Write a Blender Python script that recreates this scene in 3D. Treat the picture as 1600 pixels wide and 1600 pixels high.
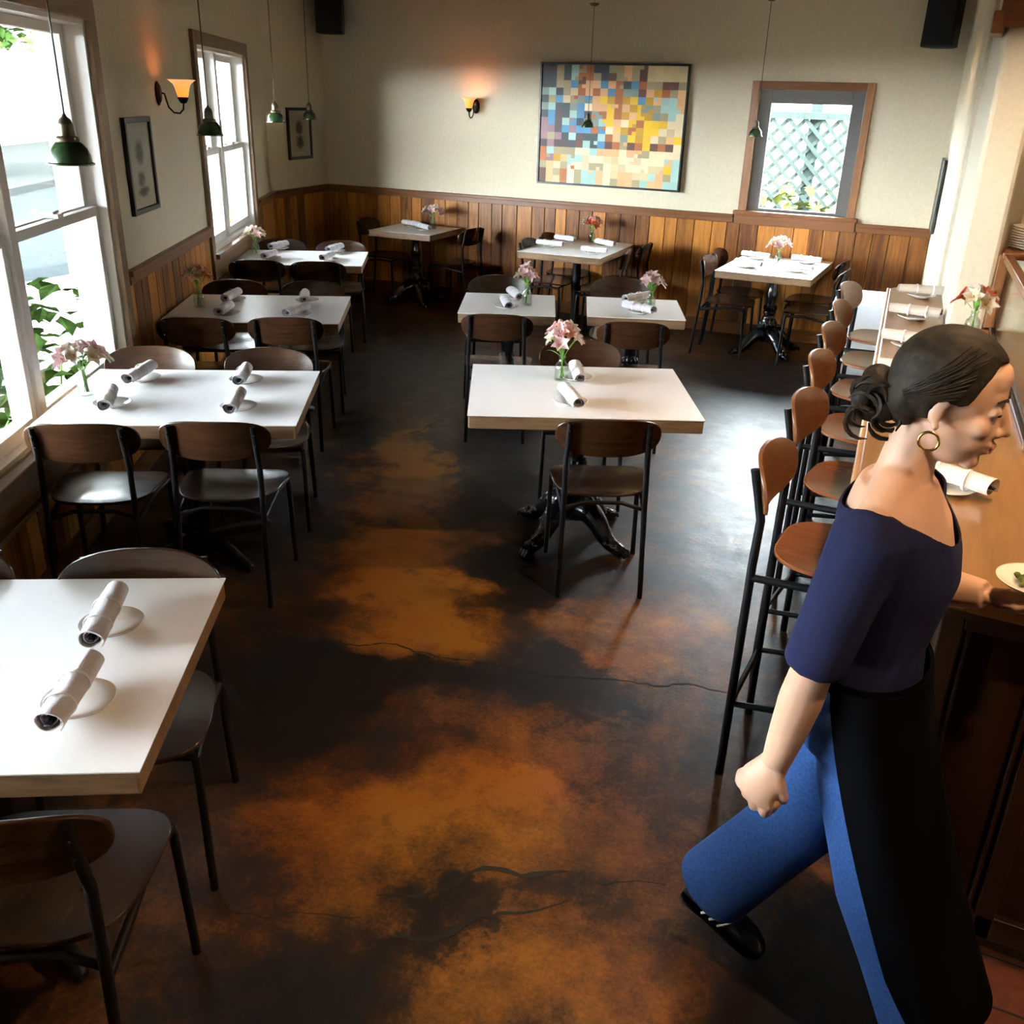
import bpy, bmesh, math, random
import numpy as np
from mathutils import Matrix, Vector

for o in list(bpy.data.objects):
    bpy.data.objects.remove(o)
scene = bpy.context.scene
COL = scene.collection
PI = math.pi
rnd = random.Random(7)

# ------------------------------------------------------------------ camera
PITCH, ROLL, YAW = 0.411391, -0.0306533, -0.441878
cp, sp, cy_, sy_ = math.cos(PITCH), math.sin(PITCH), math.cos(YAW), math.sin(YAW)
fwd = Vector((sy_ * cp, cy_ * cp, -sp))
right0 = Vector((cy_, -sy_, 0))
down0 = fwd.cross(right0)
right = right0 * math.cos(ROLL) + down0 * math.sin(ROLL)
down = -right0 * math.sin(ROLL) + down0 * math.cos(ROLL)
cam_d = bpy.data.cameras.new('camera')
cam_d.sensor_width = 36.0
cam_d.lens = 36.0 * 1469.9 / 1600.0
cam_d.clip_start = 0.05
cam_d.clip_end = 300
cam = bpy.data.objects.new('camera', cam_d)
COL.objects.link(cam)
R = Matrix((right, -down, -fwd)).transposed().to_4x4()
cam.matrix_world = Matrix.Translation((0, 0, 2.0)) @ R
scene.camera = cam

# ------------------------------------------------------------------ world, sun, exposure
world = bpy.data.worlds.new('world')
scene.world = world
world.use_nodes = True
bg = world.node_tree.nodes['Background']
bg.inputs[0].default_value = (0.83, 0.925, 1.0, 1)
bg.inputs[1].default_value = 24.0

sun_d = bpy.data.lights.new('sun', 'SUN')
sun_d.energy = 14.0
sun_d.color = (1.0, 0.93, 0.82)
sun_d.angle = math.radians(1.5)
sun = bpy.data.objects.new('sun', sun_d)
COL.objects.link(sun)
sun.rotation_euler = (math.radians(28), math.radians(22), 0)

vs = scene.view_settings
scene.display_settings.display_device = 'sRGB'
vs.view_transform = 'Standard'
vs.look = 'None'
vs.exposure = 2.22
vs.gamma = 1.0
vs.use_curve_mapping = False
cyc = scene.cycles
cyc.use_denoising = True
cyc.max_bounces = 8
cyc.diffuse_bounces = 5
cyc.glossy_bounces = 3
cyc.transmission_bounces = 6
cyc.transparent_max_bounces = 12
cyc.caustics_reflective = False
cyc.caustics_refractive = False
cyc.sample_clamp_indirect = 6.0
cyc.blur_glossy = 0.5
cyc.use_adaptive_sampling = True
cyc.adaptive_threshold = 0.02

# ------------------------------------------------------------------ mesh helpers
class MB:
    def __init__(s):
        s.v = []; s.f = []
    def add(s, vs_, fs):
        b = len(s.v)
        s.v.extend([tuple(p) for p in vs_])
        s.f.extend([tuple(i + b for i in f) for f in fs])
        return s
    def box(s, x0, x1, y0, y1, z0, z1):
        vs_ = [(x, y, z) for z in (z0, z1) for y in (y0, y1) for x in (x0, x1)]
        return s.add(vs_, [(0, 2, 3, 1), (4, 5, 7, 6), (0, 1, 5, 4), (2, 6, 7, 3), (0, 4, 6, 2), (1, 3, 7, 5)])
    def xbox(s, M, sx, sy, sz):
        vs_ = [M @ Vector((x * sx / 2, y * sy / 2, z * sz / 2)) for z in (-1, 1) for y in (-1, 1) for x in (-1, 1)]
        return s.add(vs_, [(0, 2, 3, 1), (4, 5, 7, 6), (0, 1, 5, 4), (2, 6, 7, 3), (0, 4, 6, 2), (1, 3, 7, 5)])
    def prism(s, outline, z0, z1):
        n = len(outline)
        vs_ = [(x, y, z0) for x, y in outline] + [(x, y, z1) for x, y in outline]
        fs = [tuple(range(n - 1, -1, -1)), tuple(range(n, 2 * n))]
        fs += [(i, (i + 1) % n, n + (i + 1) % n, n + i) for i in range(n)]
        return s.add(vs_, fs)
    def rings(s, rings, cap0=True, cap1=True):
        n = len(rings[0])
        vs_ = [p for r in rings for p in r]
        fs = []
        for k in range(len(rings) - 1):
            for i in range(n):
                j = (i + 1) % n
                fs.append((k * n + i, k * n + j, (k + 1) * n + j, (k + 1) * n + i))
        if cap0: fs.append(tuple(range(n - 1, -1, -1)))
        if cap1: fs.append(tuple((len(rings) - 1) * n + i for i in range(n)))
        return s.add(vs_, fs)
    def tube(s, pts, r, n=8, sx=1.0, up=(0, 0, 1)):
        pts = [Vector(p) for p in pts]
        if not isinstance(r, (list, tuple)): r = [r] * len(pts)
        rings = []
        prev = None
        for i, p in enumerate(pts):
            if i == 0: t = pts[1] - p
            elif i == len(pts) - 1: t = p - pts[i - 1]
            else: t = (pts[i + 1] - p).normalized() + (p - pts[i - 1]).normalized()
            t.normalize()
            if prev is None:
                a = Vector(up)
                if abs(a.dot(t)) > 0.95: a = Vector((1, 0, 0))
                a = (a - t * a.dot(t)).normalized()
            else:
                a = (prev - t * prev.dot(t)).normalized()
            prev = a
            b = t.cross(a)
            rings.append([p + (a * math.cos(2 * PI * k / n) * sx + b * math.sin(2 * PI * k / n)) * r[i] for k in range(n)])
        return s.rings(rings)
    def capsule(s, p0, r0, p1, r1, n=12, m=4):
        p0, p1 = Vector(p0), Vector(p1)
        d = (p1 - p0); L = d.length; t = d / L
        pts, rr = [], []
        for k in range(m):
            a = PI / 2 * (1 - k / m)
            pts.append(p0 - t * r0 * math.sin(a)); rr.append(max(r0 * math.cos(a), r0 * 0.05))
        pts.append(p0); rr.append(r0); pts.append(p1); rr.append(r1)
        for k in range(1, m + 1):
            a = PI / 2 * k / m
            pts.append(p1 + t * r1 * math.sin(a)); rr.append(max(r1 * math.cos(a), r1 * 0.05))
        return s.tube(pts, rr, n)
    def lathe(s, prof, n=24, c=(0, 0, 0), closed=False):
        rings = [[(c[0] + max(r, 1e-4) * math.cos(2 * PI * k / n), c[1] + max(r, 1e-4) * math.sin(2 * PI * k / n), c[2] + z) for k in range(n)] for r, z in prof]
        return s.rings(rings, cap0=not closed, cap1=not closed)
    def ell(s, c, rad, M=None, n=14, m=9):
        c = Vector(c)
        rings = []
        for j in range(m + 1):
            th = PI * (j + 0.02) / (m + 0.04)
            ring = []
            for k in range(n):
                ph = 2 * PI * k / n
                p = Vector((rad[0] * math.sin(th) * math.cos(ph), rad[1] * math.sin(th) * math.sin(ph), -rad[2] * math.cos(th)))
                if M is not None: p = M @ p
                ring.append(c + p)
            rings.append(ring)
        return s.rings(rings)
    def sheet(s, nu, nv, fn, th):
        """solid sheet: fn(a,b) -> (point, normal), a,b in 0..1"""
        top, bot = [], []
        for j in range(nv + 1):
            for i in range(nu + 1):
                p, nrm = fn(i / nu, j / nv)
                p = Vector(p); nrm = Vector(nrm)
                top.append(p + nrm * th / 2); bot.append(p - nrm * th / 2)
        N = len(top); W = nu + 1
        fs = []
        for j in range(nv):
            for i in range(nu):
                a = j * W + i
                fs.append((a, a + 1, a + W + 1, a + W))
                fs.append((N + a, N + a + W, N + a + W + 1, N + a + 1))
        def side(a, b): fs.append((a, N + a, N + b, b))
        for i in range(nu):
            side(i, i + 1); side(nv * W + i + 1, nv * W + i)
        for j in range(nv):
            side((j + 1) * W, j * W); side(j * W + nu, (j + 1) * W + nu)
        return s.add(top + bot, fs)
    def disc_slab(s, outline, nr, zf, th):
        """polar slab: outline of (x,y); zf(x,y) -> z of top face"""
        n = len(outline)
        cx = sum(p[0] for p in outline) / n; cyy = sum(p[1] for p in outline) / n
        vs_, fs = [], []
        for side in (0, 1):
            base = len(vs_)
            vs_.append((cx, cyy, zf(cx, cyy) - side * th))
            for k in range(1, nr + 1):
                q = k / nr
                for (x, y) in outline:
                    X = cx + (x - cx) * q; Y = cyy + (y - cyy) * q
                    vs_.append((X, Y, zf(X, Y) - side * th))
            for i in range(n):
                j = (i + 1) % n
                f = (base, base + 1 + i, base + 1 + j)
                fs.append(f if side == 0 else f[::-1])
                for k in range(nr - 1):
                    a = base + 1 + k * n
                    f = (a + i, a + n + i, a + n + j, a + j)
                    fs.append(f if side == 0 else f[::-1])
        o0 = 1 + (nr - 1) * n; o1 = (1 + nr * n) + o0
        for i in range(n):
            j = (i + 1) % n
            fs.append((o0 + i, o1 + i, o1 + j, o0 + j))
        return s.add(vs_, fs)
    def mesh(s, name, mat, smooth=35):
        me = bpy.data.meshes.new(name)
        me.from_pydata(s.v, [], s.f)
        bm = bmesh.new(); bm.from_mesh(me)
        bmesh.ops.recalc_face_normals(bm, faces=bm.faces)
        bm.to_mesh(me); bm.free()
        if smooth:
            me.shade_smooth()
            me.set_sharp_from_angle(angle=math.radians(smooth))
        if mat is not None: me.materials.append(mat)
        return me
    def build(s, name, mat, parent=None, smooth=35, bevel=0, loc=None, rotz=0):
        me = s.mesh(name, mat, smooth)
        return link(name, me, parent, bevel, loc, rotz)

def link(name, me, parent=None, bevel=0, loc=None, rotz=0):
    o = bpy.data.objects.new(name, me)
    COL.objects.link(o)
    if parent is not None: o.parent = parent
    if loc is not None: o.location = loc
    if rotz: o.rotation_euler = (0, 0, rotz)
    if bevel:
        b = o.modifiers.new('bevel', 'BEVEL'); b.width = bevel; b.segments = 2
        b.limit_method = 'ANGLE'; b.angle_limit = math.radians(40)
    return o

def tag(o, label=None, cat=None, group=None, kind=None):
    if label: o['label'] = label
    if cat: o['category'] = cat
    if group: o['group'] = group
    if kind: o['kind'] = kind
    return o

def thing(name, label, cat, loc=(0, 0, 0), rotz=0, group=None):
    o = bpy.data.objects.new(name, None)
    o.empty_display_size = 0.1
    COL.objects.link(o)
    o.location = loc; o.rotation_euler = (0, 0, rotz)
    return tag(o, label, cat, group)

def struct(name, rotz=0, loc=(0, 0, 0), label=None):
    o = bpy.data.objects.new(name, None)
    COL.objects.link(o)
    o.location = loc; o.rotation_euler = (0, 0, rotz)
    o['kind'] = 'structure'
    if label: o['label'] = label
    return o

def dup(root, loc, rotz, label, group=None):
    r = root.copy(); COL.objects.link(r)
    r.location = loc; r.rotation_euler = (0, 0, rotz)
    r['label'] = label
    if group: r['group'] = group
    for ch in list(root.children):
        c = ch.copy(); COL.objects.link(c); c.parent = r
        for g in list(ch.children):
            d = g.copy(); COL.objects.link(d); d.parent = c
    return r

# ------------------------------------------------------------------ materials
def new_mat(name):
    m = bpy.data.materials.new(name); m.use_nodes = True
    nt = m.node_tree
    return m, nt, nt.nodes['Principled BSDF']

def setc(b, **k):
    for n, v in k.items():
        b.inputs[n.replace('_', ' ')].default_value = v

def plain(name, col, rough=0.5, metal=0.0, bump=0.0, bscale=60.0, var=0.0, coat=0.0, spec=0.5, sheen=0.0):
    m, nt, b = new_mat(name)
    b.inputs['Roughness'].default_value = rough
    b.inputs['Metallic'].default_value = metal
    b.inputs['Coat Weight'].default_value = coat
    b.inputs['Specular IOR Level'].default_value = spec
    b.inputs['Sheen Weight'].default_value = sheen
    N = nt.nodes.new
    tc = N('ShaderNodeTexCoord')
    no = N('ShaderNodeTexNoise'); no.inputs['Scale'].default_value = bscale; no.inputs['Detail'].default_value = 4
    nt.links.new(tc.outputs['Object'], no.inputs['Vector'])
    rp = N('ShaderNodeValToRGB')
    c0 = [max(0, c * (1 - var)) for c in col[:3]] + [1]
    c1 = [min(1, c * (1 + var)) for c in col[:3]] + [1]
    rp.color_ramp.elements[0].color = c0; rp.color_ramp.elements[1].color = c1
    rp.color_ramp.elements[0].position = 0.3; rp.color_ramp.elements[1].position = 0.7
    nt.links.new(no.outputs['Fac'], rp.inputs['Fac'])
    nt.links.new(rp.outputs['Color'], b.inputs['Base Color'])
    if bump:
        bp = N('ShaderNodeBump'); bp.inputs['Strength'].default_value = bump; bp.inputs['Distance'].default_value = 0.004
        nt.links.new(no.outputs['Fac'], bp.inputs['Height'])
        nt.links.new(bp.outputs['Normal'], b.inputs['Normal'])
    return m

def wood(name, dark, light, axis='Z', scale=1.0, rough=0.4, coat=0.0, rand=0.35, coatr=0.15, stretch=14.0, spec=0.5):
    """grain runs along axis; tone varies from object to object"""
    m, nt, b = new_mat(name)
    N = nt.nodes.new; L = nt.links.new
    tc = N('ShaderNodeTexCoord'); oi = N('ShaderNodeObjectInfo')
    mp = N('ShaderNodeMapping')
    sc = {'X': (1, stretch, stretch), 'Y': (stretch, 1, stretch), 'Z': (stretch, stretch, 1)}[axis]
    mp.inputs['Scale'].default_value = tuple(s * scale for s in sc)
    L(tc.outputs['Object'], mp.inputs['Vector'])
    ad = N('ShaderNodeVectorMath'); ad.operation = 'ADD'
    mu = N('ShaderNodeMath'); mu.operation = 'MULTIPLY'; mu.inputs[1].default_value = 53.0
    L(oi.outputs['Random'], mu.inputs[0])
    L(mp.outputs['Vector'], ad.inputs[0]); L(mu.outputs[0], ad.inputs[1])
    n1 = N('ShaderNodeTexNoise'); n1.inputs['Scale'].default_value = 2.2; n1.inputs['Detail'].default_value = 6; n1.inputs['Roughness'].default_value = 0.62; n1.inputs['Distortion'].default_value = 0.6
    L(ad.outputs[0], n1.inputs['Vector'])
    n2 = N('ShaderNodeTexNoise'); n2.inputs['Scale'].default_value = 9.0; n2.inputs['Detail'].default_value = 3
    L(ad.outputs[0], n2.inputs['Vector'])
    mx = N('ShaderNodeMath'); mx.operation = 'MULTIPLY_ADD'; mx.inputs[1].default_value = 0.35
    L(n2.outputs['Fac'], mx.inputs[0]); L(n1.outputs['Fac'], mx.inputs[2])
    ra = N('ShaderNodeMath'); ra.operation = 'MULTIPLY_ADD'; ra.inputs[1].default_value = rand; ra.inputs[2].default_value = -0.5 * rand - 0.17
    L(oi.outputs['Random'], ra.inputs[0])
    sm = N('ShaderNodeMath'); sm.operation = 'ADD'
    L(mx.outputs[0], sm.inputs[0]); L(ra.outputs[0], sm.inputs[1])
    rp = N('ShaderNodeValToRGB')
    rp.color_ramp.elements[0].color = (*dark, 1); rp.color_ramp.elements[1].color = (*light, 1)
    rp.color_ramp.elements[0].position = 0.22; rp.color_ramp.elements[1].position = 0.8
    L(sm.outputs[0], rp.inputs['Fac']); L(rp.outputs['Color'], b.inputs['Base Color'])
    b.inputs['Roughness'].default_value = rough
    b.inputs['Specular IOR Level'].default_value = spec
    b.inputs['Coat Weight'].default_value = coat; b.inputs['Coat Roughness'].default_value = coatr
    bp = N('ShaderNodeBump'); bp.inputs['Strength'].default_value = 0.12; bp.inputs['Distance'].default_value = 0.002
    L(n1.outputs['Fac'], bp.inputs['Height']); L(bp.outputs['Normal'], b.inputs['Normal'])
    return m

def thin_glass(name, tint=(1, 1, 1), fac=0.06, edge=0.5):
    m, nt, b = new_mat(name)
    nt.nodes.remove(b)
    N = nt.nodes.new; L = nt.links.new
    out = [n for n in nt.nodes if n.type == 'OUTPUT_MATERIAL'][0]
    tr = N('ShaderNodeBsdfTransparent'); tr.inputs[0].default_value = (*tint, 1)
    gl = N('ShaderNodeBsdfGlossy'); gl.inputs['Roughness'].default_value = 0.02
    lw = N('ShaderNodeLayerWeight'); lw.inputs['Blend'].default_value = 0.25
    ma = N('ShaderNodeMath'); ma.operation = 'MULTIPLY_ADD'; ma.inputs[1].default_value = edge; ma.inputs[2].default_value = fac
    L(lw.outputs['Facing'], ma.inputs[0])
    mi = N('ShaderNodeMixShader')
    L(ma.outputs[0], mi.inputs[0]); L(tr.outputs[0], mi.inputs[1]); L(gl.outputs[0], mi.inputs[2])
    L(mi.outputs[0], out.inputs['Surface'])
    return m

def emit(name, col, strength, base=(1, 1, 1), rough=0.4):
    m, nt, b = new_mat(name)
    setc(b, Base_Color=(*base, 1), Roughness=rough, Emission_Color=(*col, 1), Emission_Strength=strength)
    return m

M = {}
M['plaster'] = plain('cream_plaster', (0.66, 0.575, 0.42), 0.75, bump=0.35, bscale=42, var=0.045)
M['ceiling'] = wood('dark_ceiling_boards', (0.05, 0.025, 0.012), (0.13, 0.07, 0.035), 'Y', 0.6, 0.6, rand=0.0)
M['plank'] = wood('stained_fir_planks', (0.10, 0.028, 0.005), (0.52, 0.195, 0.028), 'Z', 1.0, 0.42, coat=0.0, spec=0.28, rand=0.5)
M['plank_gap'] = plain('dark_backing', (0.03, 0.012, 0.005), 0.7)
M['trim_y'] = wood('stained_trim_long_y', (0.11, 0.038, 0.012), (0.23, 0.085, 0.026), 'Y', 1.0, 0.38, coat=0.0, spec=0.3, rand=0.1)
M['trim_x'] = wood('stained_trim_long_x', (0.11, 0.038, 0.012), (0.23, 0.085, 0.026), 'X', 1.0, 0.38, coat=0.0, spec=0.3, rand=0.1)
M['trim_z'] = wood('stained_trim_upright', (0.16, 0.06, 0.02), (0.33, 0.135, 0.045), 'Z', 1.0, 0.35, coat=0.2, rand=0.1)
M['casing_z'] = wood('window_casing_upright', (0.13, 0.065, 0.028), (0.26, 0.14, 0.065), 'Z', 1.0, 0.4, coat=0.1, rand=0.1)
M['casing_y'] = wood('window_casing_long', (0.13, 0.065, 0.028), (0.26, 0.14, 0.065), 'Y', 1.0, 0.4, coat=0.1, rand=0.1)
M['white_paint'] = plain('white_window_paint', (0.88, 0.87, 0.85), 0.4, bump=0.05, bscale=90, var=0.03)
M['grey_sash'] = plain('dark_grey_sash_paint', (0.10, 0.095, 0.09), 0.5, bump=0.05, bscale=60, var=0.06)
M['glass'] = thin_glass('window_glass', (0.97, 0.99, 0.98), 0.04, 0.18)
M['glazing'] = thin_glass('picture_glazing', (0.98, 0.98, 0.98), 0.01, 0.05)
M['bottle'] = thin_glass('clear_bottle_glass', (0.93, 0.96, 0.94), 0.05, 0.55)
M['water'] = thin_glass('vase_water', (0.93, 0.96, 0.93), 0.02, 0.2)
M['veneer'] = wood('walnut_veneer_dark', (0.022, 0.009, 0.0045), (0.066, 0.026, 0.011), 'X', 1.6, 0.26, spec=0.32, coat=0.0, rand=0.12, coatr=0.2)
M['veneer_seat'] = wood('walnut_veneer_seat', (0.016, 0.0075, 0.004), (0.042, 0.019, 0.009), 'Y', 1.6, 0.20, spec=0.42, coat=0.0, rand=0.12, coatr=0.22)
M['stool_back'] = wood('warm_lit_stool_back', (0.095, 0.034, 0.012), (0.22, 0.085, 0.028), 'X', 1.5, 0.3, coat=0.45, rand=0.12)  # walnut shifted to orange, warm bar light put into the colour
M['stool_seat'] = wood('warm_lit_stool_seat', (0.15, 0.046, 0.014), (0.21, 0.068, 0.020), 'Y', 1.5, 0.26, coat=0.6, rand=0.1)  # seat veneer carries the same painted warm light
M['black_metal'] = plain('black_powder_coat', (0.006, 0.006, 0.007), 0.42, 0.0, bump=0.05, bscale=200, var=0.1, spec=0.22)
M['iron'] = plain('gloss_black_cast_iron', (0.010, 0.011, 0.013), 0.22, 0.0, bump=0.5, bscale=45, var=0.2, coat=0.4)
M['laminate'] = plain('white_table_paper', (0.90, 0.895, 0.90), 0.40, var=0.006)
M['edge_wood'] = wood('worn_table_edge_wood', (0.12, 0.062, 0.026), (0.34, 0.20, 0.10), 'X', 1.5, 0.5, rand=0.15, stretch=8)
M['linen'] = plain('grey_lilac_linen', (0.64, 0.60, 0.63), 0.85, bump=0.35, bscale=260, var=0.06, sheen=0.3)
M['linen_warm'] = plain('oat_striped_linen', (0.56, 0.49, 0.42), 0.85, bump=0.35, bscale=260, var=0.06, sheen=0.3)
M['band'] = plain('white_paper_band', (0.82, 0.80, 0.80), 0.6)
M['china'] = plain('white_china', (0.86, 0.83, 0.79), 0.18, coat=0.3, var=0.01)
M['steel'] = plain('cutlery_steel', (0.16, 0.15, 0.20), 0.25, 0.9)
M['green_enamel'] = plain('green_enamel', (0.028, 0.064, 0.022), 0.24, bump=0.05, bscale=30, var=0.25, coat=0.5)
M['brass_dark'] = plain('aged_brass', (0.11, 0.085, 0.05), 0.4, 0.7, var=0.2)
M['cord'] = plain('brown_cord', (0.07, 0.055, 0.035), 0.6)
M['bronze'] = plain('oil_rubbed_bronze', (0.022, 0.014, 0.010), 0.35, 0.6, var=0.2)
M['speaker'] = plain('speaker_black', (0.005, 0.005, 0.005), 0.6, bump=0.1, bscale=150, var=0.15, spec=0.2)
M['frame_black'] = plain('black_frame', (0.012, 0.012, 0.010), 0.35)
M['mat_board'] = plain('cream_mat_board', (0.58, 0.54, 0.42), 0.8, var=0.02)
M['stem'] = plain('flower_stem', (0.16, 0.36, 0.05), 0.5, var=0.2, bscale=30)
M['leaf'] = plain('flower_leaf', (0.17, 0.38, 0.05), 0.45, var=0.25, bscale=30)
def petal(name, base, tip):
    m, nt, b = new_mat(name)
    N = nt.nodes.new; L = nt.links.new
    tc = N('ShaderNodeTexCoord'); vl = N('ShaderNodeVectorMath'); vl.operation = 'LENGTH'
    L(tc.outputs['Object'], vl.inputs[0])
    rp = N('ShaderNodeValToRGB'); rp.color_ramp.elements[0].color = (*base, 1); rp.color_ramp.elements[1].color = (*tip, 1)
    rp.color_ramp.elements[0].position = 0.008; rp.color_ramp.elements[1].position = 0.034
    L(vl.outputs['Value'], rp.inputs['Fac']); L(rp.outputs['Color'], b.inputs['Base Color'])
    b.inputs['Roughness'].default_value = 0.55
    tr = N('ShaderNodeBsdfTranslucent'); L(rp.outputs['Color'], tr.inputs['Color'])
    mx = N('ShaderNodeMixShader'); mx.inputs[0].default_value = 0.45
    out = [n for n in nt.nodes if n.type == 'OUTPUT_MATERIAL'][0]
    L(b.outputs[0], mx.inputs[1]); L(tr.outputs[0], mx.inputs[2]); L(mx.outputs[0], out.inputs['Surface'])
    return m
M['petal_pink'] = petal('pale_pink_petal', (0.80, 0.50, 0.50), (0.92, 0.78, 0.80))
M['petal_white'] = petal('white_petal', (0.80, 0.72, 0.45), (0.88, 0.84, 0.80))
M['petal_peach'] = petal('peach_petal', (0.80, 0.38, 0.24), (0.90, 0.62, 0.52))
M['petal_red'] = petal('coral_red_petal', (0.72, 0.25, 0.12), (0.80, 0.22, 0.16))
M['bar_top'] = wood('bar_top_oak', (0.20, 0.095, 0.030), (0.38, 0.20, 0.075), 'Y', 0.8, 0.28, coat=0.5, rand=0.0, stretch=10)
M['bar_edge'] = wood('bar_top_edge', (0.30, 0.16, 0.07), (0.55, 0.33, 0.16), 'Y', 1.0, 0.4, coat=0.2, rand=0.05)
M['bar_body'] = wood('dark_bar_panelling', (0.012, 0.0045, 0.002), (0.036, 0.013, 0.005), 'Z', 1.0, 0.4, spec=0.3, coat=0.1, rand=0.1)
M['tile'] = plain('red_quarry_tile', (0.17, 0.045, 0.022), 0.45, bump=0.2, bscale=30, var=0.25)
M['grout'] = plain('dark_grout', (0.03, 0.025, 0.02), 0.8)
M['cloth_white'] = plain('white_tablecloth', (0.80, 0.82, 0.86), 0.8, bump=0.15, bscale=60, var=0.02)

# ---- stained concrete floor
def floor_material():
    m, nt, b = new_mat('acid_stained_concrete')
    N = nt.nodes.new; L = nt.links.new
    tc = N('ShaderNodeTexCoord')
    def noise(scale, detail, rough, dist=0.0, off=(0, 0, 0)):
        mp = N('ShaderNodeMapping'); mp.inputs['Location'].default_value = off
        L(tc.outputs['Object'], mp.inputs['Vector'])
        n = N('ShaderNodeTexNoise'); n.inputs['Scale'].default_value = scale; n.inputs['Detail'].default_value = detail
        n.inputs['Roughness'].default_value = rough; n.inputs['Distortion'].default_value = dist
        L(mp.outputs['Vector'], n.inputs['Vector'])
        return n.outputs['Fac']
    def math2(op, a, b_, c=None):
        n = N('ShaderNodeMath'); n.operation = op
        for i, v in enumerate((a, b_, c)):
            if v is None: continue
            if isinstance(v, (int, float)): n.inputs[i].default_value = v
            else: L(v, n.inputs[i])
        return n.outputs[0]
    # warped coordinate for the large stain and painted glow patches
    wn = N('ShaderNodeTexNoise'); wn.inputs['Scale'].default_value = 2.0; wn.inputs['Detail'].default_value = 9; wn.inputs['Roughness'].default_value = 0.68
    L(tc.outputs['Object'], wn.inputs['Vector'])
    sb = N('ShaderNodeVectorMath'); sb.operation = 'SUBTRACT'; sb.inputs[1].default_value = (0.5, 0.5, 0.5)
    L(wn.outputs['Color'], sb.inputs[0])
    sc_ = N('ShaderNodeVectorMath'); sc_.operation = 'SCALE'; sc_.inputs['Scale'].default_value = 1.3
    L(sb.outputs[0], sc_.inputs[0])
    wc = N('ShaderNodeVectorMath'); wc.operation = 'ADD'
    L(tc.outputs['Object'], wc.inputs[0]); L(sc_.outputs[0], wc.inputs[1])
    total = math2('MULTIPLY_ADD', noise(1.1, 10, 0.66, 0.5), 1.5, -0.35)
    for (x, y, rx, ry, rot, w) in STAINS_AND_GLOW:
        v1 = N('ShaderNodeVectorMath'); v1.operation = 'SUBTRACT'; v1.inputs[1].default_value = (x, y, 0)
        L(wc.outputs[0], v1.inputs[0])
        vr = N('ShaderNodeVectorRotate'); vr.rotation_type = 'Z_AXIS'; vr.inputs['Angle'].default_value = -math.radians(rot)
        L(v1.outputs[0], vr.inputs['Vector'])
        v2 = N('ShaderNodeVectorMath'); v2.operation = 'MULTIPLY'; v2.inputs[1].default_value = (1 / rx, 1 / ry, 0)
        L(vr.outputs[0], v2.inputs[0])
        ln = N('ShaderNodeVectorMath'); ln.operation = 'LENGTH'; L(v2.outputs[0], ln.inputs[0])
        mr = N('ShaderNodeMapRange'); mr.interpolation_type = 'SMOOTHSTEP'
        mr.inputs['From Min'].default_value = 0.35; mr.inputs['From Max'].default_value = 1.15
        mr.inputs['To Min'].default_value = w; mr.inputs['To Max'].default_value = 0
        L(ln.outputs['Value'], mr.inputs['Value'])
        total = math2('ADD', total, mr.outputs[0])
    fine = math2('MULTIPLY_ADD', noise(5.5, 9, 0.74, 0.4, (3, 1, 0)), 1.0, -0.5)
    total = math2('ADD', total, fine)
    grit = math2('MULTIPLY_ADD', noise(70, 6, 0.8, 0, (9, 2, 0)), 0.9, -0.45)
    total = math2('ADD', total, grit)
    rp = N('ShaderNodeValToRGB')
    e = rp.color_ramp.elements
    e[0].position = 0.02; e[0].color = (0.010, 0.009, 0.011, 1)
    e[1].position = 1.0; e[1].color = (0.30, 0.130, 0.018, 1)
    for p, c in ((0.28, (0.022, 0.014, 0.011)), (0.45, (0.055, 0.025, 0.009)), (0.64, (0.130, 0.055, 0.012)), (0.82, (0.215, 0.090, 0.015))):
        k = e.new(p); k.color = (*c, 1)
    L(total, rp.inputs['Fac'])
    # reddish tint patches
    tint = N('ShaderNodeMixRGB'); tint.blend_type = 'MULTIPLY'
    L(rp.outputs['Color'], tint.inputs[1]); tint.inputs[2].default_value = (1.0, 0.78, 0.72, 1)
    mr = N('ShaderNodeMapRange'); mr.inputs['From Min'].default_value = 0.45; mr.inputs['From Max'].default_value = 0.62
    L(noise(0.8, 3, 0.5, 0, (5, 7, 0)), mr.inputs['Value']); L(mr.outputs[0], tint.inputs[0])
    L(tint.outputs[0], b.inputs['Base Color'])
    rr = N('ShaderNodeMapRange'); rr.inputs['To Min'].default_value = 0.28; rr.inputs['To Max'].default_value = 0.60
    L(noise(7, 6, 0.7, 0.2, (2, 8, 0)), rr.inputs['Value']); L(rr.outputs[0], b.inputs['Roughness'])
    b.inputs['Specular IOR Level'].default_value = 0.28
    bp = N('ShaderNodeBump'); bp.inputs['Strength'].default_value = 0.30; bp.inputs['Distance'].default_value = 0.005
    L(noise(16, 8, 0.72, 0, (1, 1, 0)), bp.inputs['Height']); L(bp.outputs['Normal'], b.inputs['Normal'])
    return m

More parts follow.
